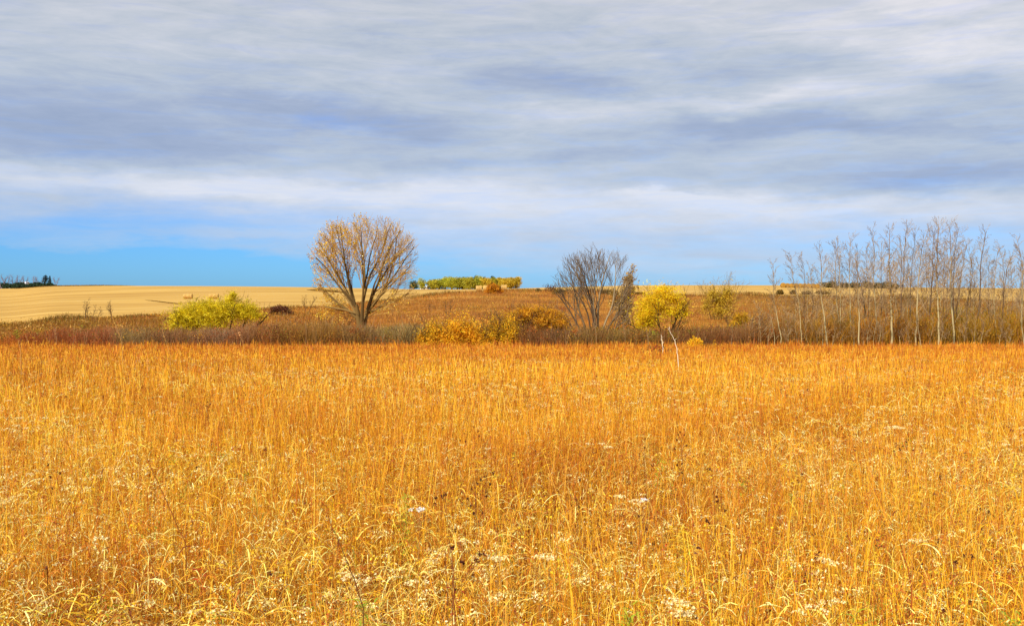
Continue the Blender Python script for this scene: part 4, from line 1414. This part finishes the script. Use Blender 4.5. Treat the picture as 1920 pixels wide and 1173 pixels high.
for i, (px, tp, w, cs, word) in enumerate(belt):
    tone_ = 'yellow green' if cs is G1 else ('olive' if cs is G2 else 'orange tinted')
    crown_tree('belt_tree', '%s tree, %s from the left in the long distant tree belt' % (tone_, word), px, 543, tp, TY + (i % 3) * 4, w * (1.45 + .2 * math.sin(i * 2.3)), cs, 510 + i, 2300, .42, 'trees of the distant belt', low=.0)
for i, (px, tp) in enumerate(((862, 518), (870, 517), (878, 517), (893, 514.5), (908, 517), (924, 517), (938, 518), (950, 518), (885, 516))):
    crown_tree('evergreen_tree', 'dark evergreen tip rising behind the long distant tree belt', px, 543, tp, TY + 16, 15, [(50, 66, 34), (62, 78, 40)], 540 + i, 900, .4, 'evergreens behind the distant belt')

M_WHITE = mat_noise('white_paint', [(0.3, (214, 212, 208)), (0.7, (232, 230, 228))], (1, 1, 1), 3, .6, 0.0)
M_ROOFW = mat_noise('pale_metal_roof', [(0.3, (224, 226, 232)), (0.7, (240, 240, 244))], (1, 1, 1), 3, .4, 0.0)


def gable(name, label, px, Y, w, d, hw, hr, rz=0.0):
    g = gpt(px, Y)
    rt = root(name, label, 'building', g)
    rt.rotation_euler = (0, 0, rz)
    V = [(-w / 2, -d / 2, -.5), (w / 2, -d / 2, -.5), (w / 2, d / 2, -.5), (-w / 2, d / 2, -.5), (-w / 2, -d / 2, hw), (w / 2, -d / 2, hw), (w / 2, d / 2, hw), (-w / 2, d / 2, hw)]
    mesh('wall', V, [(0, 1, 5, 4), (1, 2, 6, 5), (2, 3, 7, 6), (3, 0, 4, 7)], M_WHITE, rt)
    e = .4
    V = [(-w / 2 - e, -d / 2 - e, hw - .15), (w / 2 + e, -d / 2 - e, hw - .15), (w / 2 + e, 0, hw + hr), (-w / 2 - e, 0, hw + hr), (-w / 2 - e, d / 2 + e, hw - .15), (w / 2 + e, d / 2 + e, hw - .15)]
    V += [(x, y, z - .14) for x, y, z in V]
    mesh('roof', V, [(0, 1, 2, 3), (3, 2, 5, 4), (7, 6, 9, 8), (8, 9, 10, 11), (0, 6, 7, 1), (1, 7, 8, 2), (2, 8, 11, 5), (5, 11, 10, 4), (4, 10, 9, 3), (3, 9, 6, 0)], M_ROOFW, rt)
    M_D = bpy.data.materials.get('dark_opening') or mat_noise('dark_opening', [(0.3, (40, 40, 44)), (0.7, (52, 50, 54))], (1, 1, 1), 2, .4, 0.0)
    z0, z1 = 0, hw * .75
    V = [(-w * .12, -d / 2 - .03, z0), (w * .12, -d / 2 - .03, z0), (w * .12, -d / 2 - .03, z1), (-w * .12, -d / 2 - .03, z1)]
    mesh('door', V, [(0, 1, 2, 3)], M_D, rt)


gable('farm_shed', 'small white farm shed in the gap of the distant tree belt', 796, TY + 6, 4.0, 4, 1.1, .7)
gable('farmhouse', 'white roofed farm building half hidden behind the dark windbreak', 47, 640, 3.6, 5, 3.0, 1.0)

# dark windbreak at the far left
for i in range(19):
    px = -18 + i * 6.6
    tp = 529.5 + 1.4 * math.sin(i * 1.3) + (1.2 if 9 < i < 12 else 0)
    crown_tree('windbreak_evergreen', 'dark green evergreen in the dense windbreak on the left horizon' if i < 18 else 'dark green evergreen ending the windbreak on the left horizon, lower on its right side', px, 541, tp if i < 18 else 533, 600 - i * 2.2, 13,
               [(44, 66, 44), (36, 56, 44), (56, 76, 46)], 560 + i, 900, .5, 'evergreens of the left windbreak', low=.0)
crown_tree('tall_pine', 'tall dark ragged pine rising above the windbreak', 85, 540, 511.5, 575, 13, [(30, 50, 54), (38, 60, 60)], 590, 420, .55, low=.35)
crown_tree('blue_spruce', 'bluish evergreen right of the tall ragged pine', 94, 540, 517, 580, 10, [(66, 92, 100), (54, 78, 84)], 591, 500, .45, conifer=True)
for i, (px, tp, r) in enumerate(((3, 515, 'leftmost'), (11, 515, 'second'), (26, 516, 'third'), (35, 517, 'fourth'), (47, 519, 'small'), (66, 519, 'wide'), (74, 517, 'dense'), (105, 520, 'last'))):
    small_bare(px, 541, tp, 0, 'hazy bare tree above the left windbreak, %s one of the row' % r, 600 + i, .22, 2, name='bare_farm_tree', Y=590, n0=16, cols=((120, 112, 130), (136, 118, 128)))


# hay bales
def bale_mesh(R=.78, Lh=.72, seed=0, cols=((206, 168, 96), (186, 142, 72))):
    rs = np.random.RandomState(seed)
    k = 40
    prof = [(-Lh, 0.02), (-Lh, R * .35), (-Lh, R * .7), (-Lh, R * .93), (-Lh + .06, R * .99)] + [(x, R) for x in np.linspace(-Lh + .14, Lh - .14, 9)] + [(Lh - .06, R * .99), (Lh, R * .93), (Lh, R * .7), (Lh, R * .35), (Lh, .02)]
    V = []
    for i, (x, r) in enumerate(prof):
        for j in range(k):
            a = 2 * math.pi * j / k
            rr = r * (1 + .018 * math.sin(5 * a + i) + rs.normal(0, .012))
            z = math.sin(a) * rr
            if z < -R * .93:
                z = -R * .93
            V.append((x + rs.normal(0, .012), math.cos(a) * rr, z + R * .92))
    n = len(prof)
    idx = np.arange(n * k).reshape(n, k)
    q = np.stack([idx[:-1], np.roll(idx, -1, 1)[:-1], np.roll(idx, -1, 1)[1:], idx[1:]], -1).reshape(-1, 4)
    c = pal(cols, len(V), rs, .12)
    me = mesh('round_bale', V, q, M_HEAD, None, c, True)
    return me


b1 = bale_mesh()
first = True


def put_bale(src, loc, rz, label, group, s=1.0):
    o = src.copy()
    COL.objects.link(o)
    o.location = loc
    o.rotation_euler = (0, 0, rz)
    o.scale = (s, s, s)
    o['label'] = label
    o['category'] = 'hay bale'
    o['group'] = group
    return o


for px, py, rz, lab in ((898, 545.6, .1, 'pale round hay bale, left of the pair beside the rusty bush on the crest'), (912, 545.4, -.15, 'pale round hay bale, right of the pair touching the rusty bush'),
                        (921, 545, .3, 'pale round hay bale mostly hidden behind the rusty bush'), (945, 545, 0, 'pale round hay bale just right of the rusty bush on the crest')):
    put_bale(b1, gpt(px, 246 if px < 930 else 252), rz, lab, 'round bales on the crest')
for px, dx, lab in ((349, 0, 'left bale of the left pair far out on the stubble above the willow'), (356, 0, 'right bale of the left pair far out on the stubble above the willow'),
                    (397, 0, 'left bale of the right pair far out on the stubble above the willow'), (405, 0, 'right bale of the right pair far out on the stubble above the willow')):
    put_bale(b1, gpt(px, y_at(px, 560, 170, 500)), .05, lab, 'paired bales on the open stubble', .9)
b2 = bale_mesh(.78, .74, 5, ((172, 126, 44), (146, 104, 36), (190, 146, 60)))
words = ['leftmost', 'second', 'third', 'fourth', 'fifth', 'sixth', 'seventh', 'eighth', 'rightmost']
for i in range(9):
    p = gpt(1468 + i * 8.1, 360 + (i % 2) * .3)
    put_bale(b2, p, math.pi / 2 + (.08 if i % 2 else -.05), 'weathered brown bale, %s in the long bale row on the right horizon' % words[i], 'bales of the long row', 1.02 if i else 1.12)
bpy.data.objects.remove(b1)
bpy.data.objects.remove(b2)
for i, (px, tp, w, lab) in enumerate(((1549, 528, 18, 'dark olive bush just right of the bale row on the horizon'), (1560, 526, 20, 'second dark olive bush right of the bale row'), (1585, 530, 22, 'low olive bush on the horizon behind the straight pale aspen'),
                                      (1604, 529, 20, 'low olive bush on the horizon near the dark crooked aspen'), (1624, 524, 18, 'tall rounded dark bush on the horizon left of the shaggy aspen'), (1642, 528, 22, 'dark olive bush on the horizon behind the tall straight aspen'),
                                      (1660, 527, 24, 'dark olive bush on the horizon behind the shaggy aspen'), (1678, 531, 16, 'last low dark bush on the horizon right of the shaggy aspen'))):
    crown_tree('horizon_bush', lab, px, 537, tp, 372, w * 1.2, [(92, 84, 34), (78, 76, 36), (110, 92, 36)], 640 + i, 1100, .32, 'dark bushes on the right horizon', cat='shrub', low=0)


# ------------------------------------------------------------------ plants and dead stems in the near field
def field_xy(px, py, h):
    s = -ray_slope(py)
    d = (CZ - h) / max(.004, s - SLOPE)
    d = min(d, 80)
    return (px - 960) / F * d, d


def stem_branches(rs, H, n, spread, r, up=.6):
    out = [([np.array([0, 0, -.05]), np.array([rs.normal(0, .02), rs.normal(0, .02), H * .5]), np.array([rs.normal(0, .03), rs.normal(0, .03), H])], np.array([r, r * .8, r * .5]))]
    ends = []
    for k in range(n):
        z0 = H * rs.uniform(.72, .96)
        a = rs.uniform(0, 6.28)
        q = rs.uniform(.4, 1) * spread
        e = np.array([math.cos(a) * q, math.sin(a) * q, z0 + up * q + rs.uniform(0, .04)])
        out.append(([np.array([0, 0, z0 - .02]), (np.array([0, 0, z0]) + e) / 2 + np.array([0, 0, -.01]), e], np.array([r * .5, r * .4, r * .3])))
        ends.append(e)
    ends.append(np.array([0, 0, H]))
    return out, ends


def blobs(bag, centres, R, rs, cols, flat=1.0, k=14):
    """each centre becomes a tuft of many small facets"""
    for c in centres:
        pts = c + rs.normal(0, 1, (k, 3)) * np.array([R, R, R * flat]) * .55
        leaf_quads(bag, pts, R * .9, rs, cols, .2, clumpvar=0)


def yarrow(px, py, seed, h=1.06, label=None, R=.008, spread=.042, cols=((242, 216, 150), (230, 192, 112), (250, 232, 180)), n=12):
    rs = np.random.RandomState(seed)
    h = h * rs.uniform(.94, 1.06)
    x, y = field_xy(px, py, h)
    sc_ = 1 + y * .018
    rt = root('dried_flower', label or 'dried cream flat topped flower standing among the orange grass', 'flower', (x, y, float(gz(x, y))), 'dried cream flowers in the prairie grass')
    out, ends = stem_branches(rs, h, n, spread * sc_, .0022 * sc_, .35)
    zt = max(e[2] for e in ends)
    ends = [np.array([e[0], e[1], zt - .01 - .5 * (e[0]**2 + e[1]**2) / .06 * .3]) for e in ends]
    b = Bag()
    tubes(b, out, rs, [(190, 140, 70)], 3)
    b.build('stem', M_BARK, rt)
    b = Bag()
    blobs(b, ends, R * sc_, rs, list(cols), .6)
    b.build('flower_head', M_HEAD, rt)
    return rt


def seedhead(px, py, seed, label, h=1.15, n=3, R=.013, cols=((84, 38, 22), (104, 48, 26), (66, 32, 20)), spread=.08):
    rs = np.random.RandomState(seed)
    x, y = field_xy(px, py, h)
    sc_ = 1 + y * .012
    rt = root('seedhead_plant', label, 'plant', (x, y, float(gz(x, y))), 'dark seed heads in the prairie grass')
    out, ends = stem_branches(rs, h, n, spread * sc_, .0026 * sc_, 1.0)
    b = Bag()
    tubes(b, out, rs, [(120, 66, 34)], 4)
    b.build('stem', M_BARK, rt)
    for e in ends:
        b = Bag()
        blobs(b, [e], R * sc_, rs, list(cols), 1.0, 26)
        b.build('seed_head', M_HEAD, rt)


def forb(px, py, seed, label, cols, h=1.0, n=70, L=.08, w=.009):
    rs = np.random.RandomState(seed)
    x, y = field_xy(px, py, h)
    sc_ = 1 + y * .022
    rt = root('leafy_forb', label, 'plant', (x, y, float(gz(x, y))), 'leafy forbs in the prairie grass')
    out, _ = stem_branches(rs, h, 3, .05, .003 * sc_)
    b = Bag()
    tubes(b, out, rs, [(170, 130, 40)], 4)
    b.build('stem', M_BARK, rt)
    t = rs.uniform(.45, 1.02, n)
    az = rs.uniform(0, 6.28, n)
    d = np.stack([np.cos(az), np.sin(az), rs.uniform(.1, 1.0, n)], -1)
    b = Bag()
    ln = rs.uniform(.6, 1.2, n) * L * sc_ * (1.2 - .6 * t)
    base = np.stack([rs.normal(0, .02, n), rs.normal(0, .02, n), t * h], -1)
    side = np.stack([-np.sin(az), np.cos(az), rs.uniform(-.4, .4, n)], -1)
    b.add(*ribbons(base, d, ln, np.stack([np.cos(az) * .2, np.sin(az) * .2, -.5 + 0 * az], -1), np.full(n, w * sc_), 3, pal(cols, n, rs, .15), face=side, rs=rs))
    b.build('foliage', M_LEAF, rt)


YAR = [(1017, 801), (1129, 829), (915, 838), (782, 950), (1208, 933), (1163, 926), (1013, 1038), (922, 1040), (681, 1081), (1274, 1131), (785, 760), (36, 781), (14, 749), (9, 801), (64, 695), (82, 781), (186, 1004),
       (141, 763), (50, 885), (1680, 797), (1719, 760), (1739, 810), (1639, 760), (1548, 1045), (1535, 1131), (1294, 1145), (1725, 1008), (1666, 800), (1692, 800), (28, 795), (44, 800), (1107, 829), (1140, 835), (655, 1075),
       (1196, 935), (935, 1042), (1030, 1040), (1575, 1052), (1565, 1120), (1268, 1120), (1282, 1145), (560, 742), (985, 700), (1420, 770), (1405, 745), (300, 742), (1850, 745), (1890, 830), (880, 1010), (780, 1085)]
HERO_Y = {(782, 950): 'white flat topped flower standing alone, brightest left of the centre of the field',
          (1208, 933): 'white flat topped flower, brightest right of the centre of the field',
          (1274, 1131): 'large cream flower clump at the bottom edge right of the centre',
          (1680, 797): 'pale cream flower cluster in the right part of the field'}
for i, (px, py) in enumerate(YAR):
    lab = HERO_Y.get((px, py))
    if (px, py) in ((782, 950), (1208, 933)):
        yarrow(px, py, 700 + i, label=lab, cols=((250, 246, 236), (236, 232, 220)), n=10, spread=.04)
    else:
        yarrow(px, py, 700 + i, label=lab, n=15 if lab else 7 + i % 6, spread=.06 if lab else .03 + .004 * (i % 5))
DRK = [(847, 1026), (866, 1053), (835, 926), (901, 899), (881, 756), (1088, 899), (826, 713), (760, 697), (1210, 822), (897, 808), (1200, 967), (1798, 1054), (1700, 767), (1696, 835), (1407, 729), (1284, 815),
       (1844, 954), (1507, 888), (1346, 931), (30, 685), (143, 690), (266, 722), (450, 740), (384, 760), (354, 726), (561, 779), (91, 894), (894, 905), (908, 893), (1690, 842), (1702, 828), (870, 812), (888, 800), (456, 735), (444, 747), (1288, 835)]
HERO_D = {(847, 1026): 'dark brown round seed heads on a tall stem, lowest left of the centre', (901, 899): 'dense cluster of nearly black seed heads near the field centre',
          (835, 926): 'single rusty brown seed head left of the black cluster', (1798, 1054): 'single blackish seed head near the lower right corner',
          (1700, 767): 'reddish brown seed heads in the upper right of the field', (1407, 729): 'small dark seed head high in the field right of the bent white stick'}
for i, (px, py) in enumerate(DRK):
    seedhead(px, py, 800 + i, HERO_D.get((px, py), 'small dark brown seed heads scattered among the orange grass'), n=1 + i % 4, R=.0075 if i > 4 else .0095)
FOR = [(84, 804, 0), (189, 817, 0), (323, 845, 0), (352, 845, 0), (427, 822, 0), (54, 926, 0), (475, 772, 0), (611, 867, 0), (157, 1122, 0), (865, 801, 0), (772, 829, 0), (858, 776, 0), (899, 867, 0), (1160, 781, 0), (1238, 854, 1),
       (763, 935, 1), (685, 1122, 1), (1185, 1140, 1), (1485, 872, 0), (1500, 905, 0), (1723, 906, 0), (1907, 879, 0), (1753, 840, 0), (1289, 1004, 0), (1612, 1158, 1), (1903, 1149, 1), (430, 850, 0), (1270, 990, 0), (210, 835, 0), (1020, 850, 0)]
for i, (px, py, g) in enumerate(FOR):
    forb(px, py, 900 + i, 'fresh green leafy plant showing through the dry grass' if g else 'yellow leafed forb standing in the orange grass', [(176, 186, 40), (150, 170, 40), (196, 190, 60)] if g else [(236, 190, 30), (244, 206, 60), (222, 168, 26)],
         h=1.08 if not g else 1.0, n=110)
for i, (px, py) in enumerate(((373, 1065), (853, 1105), (1240, 870), (1792, 925), (1240, 1000), (612, 1140), (1362, 975))):
    forb(px, py, 950 + i, 'small red leafed plant low in the dry grass', [(196, 60, 26), (214, 84, 34), (170, 48, 26)], h=.85, n=40, L=.05, w=.012)


def dead_stem(name, label, pts, Y, r, cols, top=None, cat='stem', hide=1.0):
    rs = np.random.RandomState(len(label))
    P = np.array([at(px, py, Y) for px, py in pts])     # top first
    b = P[-1].copy()
    foot = np.array([b[0] + .02, b[1], float(gz(b[0], b[1])) - .1])
    P = np.vstack([P, foot])[::-1]
    base = np.array([P[0, 0], P[0, 1], P[0, 2] + .1])
    s = np.linspace(0, len(P) - 1, len(P) * 4)
    Q = np.stack([np.interp(s, range(len(P)), P[:, k]) for k in range(3)], -1)
    Q += rs.normal(0, r * .5, Q.shape)
    rt = root(name, label, cat, base)
    bg = Bag()
    tubes(bg, [(Q, np.linspace(r, r * .45, len(Q)))], rs, cols, 6)
    # stubs of broken twigs
    for k in range(3):
        i = rs.randint(len(Q) // 2, len(Q) - 1)
        tubes(bg, [([Q[i], Q[i] + np.array([rs.choice([-1, 1]) * .05 * Y / 30, 0, .05 * Y / 30])], np.array([r * .5, r * .2]))], rs, cols, 4)
    bg.build('stalk', M_BARK, rt, base, True)
    if top:
        bg = Bag()
        n, sp, R, tc = top
        cs = Q[-1] + rs.normal(0, 1, (n, 3)) * np.array([sp * .7, sp * .5, sp])
        blobs(bg, cs, R, rs, tc, 1, 8)
        bg.build('seed_head', M_HEAD, rt, base)


W_ = [(238, 224, 190), (226, 210, 170)]
dead_stem('bent_stick', 'bent white dead stick rising from the grass before the yellow tree', [(1255, 611), (1256, 621), (1262, 632), (1268, 645), (1271, 665), (1273, 690)], 30, .016, W_)
dead_stem('pale_stake', 'short pale stake standing in the low crimson shrub', [(1240, 628), (1241, 638), (1243, 652)], 58, .03, W_)
dead_stem('tall_weed', 'tall leaning pale weed stalk with dark knobby top at left', [(207, 578), (212, 600), (220, 618), (227, 640), (229, 660)], 26, .008, [(206, 160, 84)], None)
dead_stem('tall_weed', 'tall pale weed stalk with green top at the far left', [(30, 628), (34, 642), (38, 660)], 24, .009, [(210, 160, 90)], (12, .05, .03, [(150, 140, 36), (126, 122, 34)]))
dead_stem('tall_weed', 'thin pale leaning weed stalk left of the willow', [(303, 618), (309, 634), (318, 665)], 22, .005, [(216, 170, 90)])
dead_stem('tall_weed', 'pale weed stalk with fluffy head in front of the willow', [(448, 625), (454, 640), (458, 660)], 26, .006, [(216, 160, 90)], (8, .03, .02, [(220, 170, 110)]))
dead_stem('tall_weed', 'slanting tan grass stalk in front of the big tree', [(640, 612), (645, 640), (652, 680)], 22, .004, [(206, 160, 90)])
dead_stem('brown_stalk', 'long dark leaning stalk crossing the grass in lower left', [(272, 855), (300, 920), (330, 985), (345, 1020)], 5.2, .004, [(150, 84, 34)])
dead_stem('brown_stalk', 'long thin dark stalk leaning left near the bottom, left of the centre', [(612, 965), (640, 1030), (665, 1090), (680, 1140)], 4.0, .003, [(110, 70, 36)])
dead_stem('brown_stalk', 'pale straw stalk slanting across the left part of the field', [(183, 855), (215, 930), (240, 1000)], 5.6, .003, [(240, 200, 110)])
dead_stem('brown_stalk', 'straight dark stem carrying the lowest seed heads', [(846, 1030), (850, 1090), (853, 1160)], 3.9, .004, [(140, 76, 32)])
dead_stem('brown_stalk', 'dark reddish upright stalk in the lower right field', [(1690, 1010), (1712, 1080), (1716, 1150)], 4.0, .004, [(160, 76, 34)])
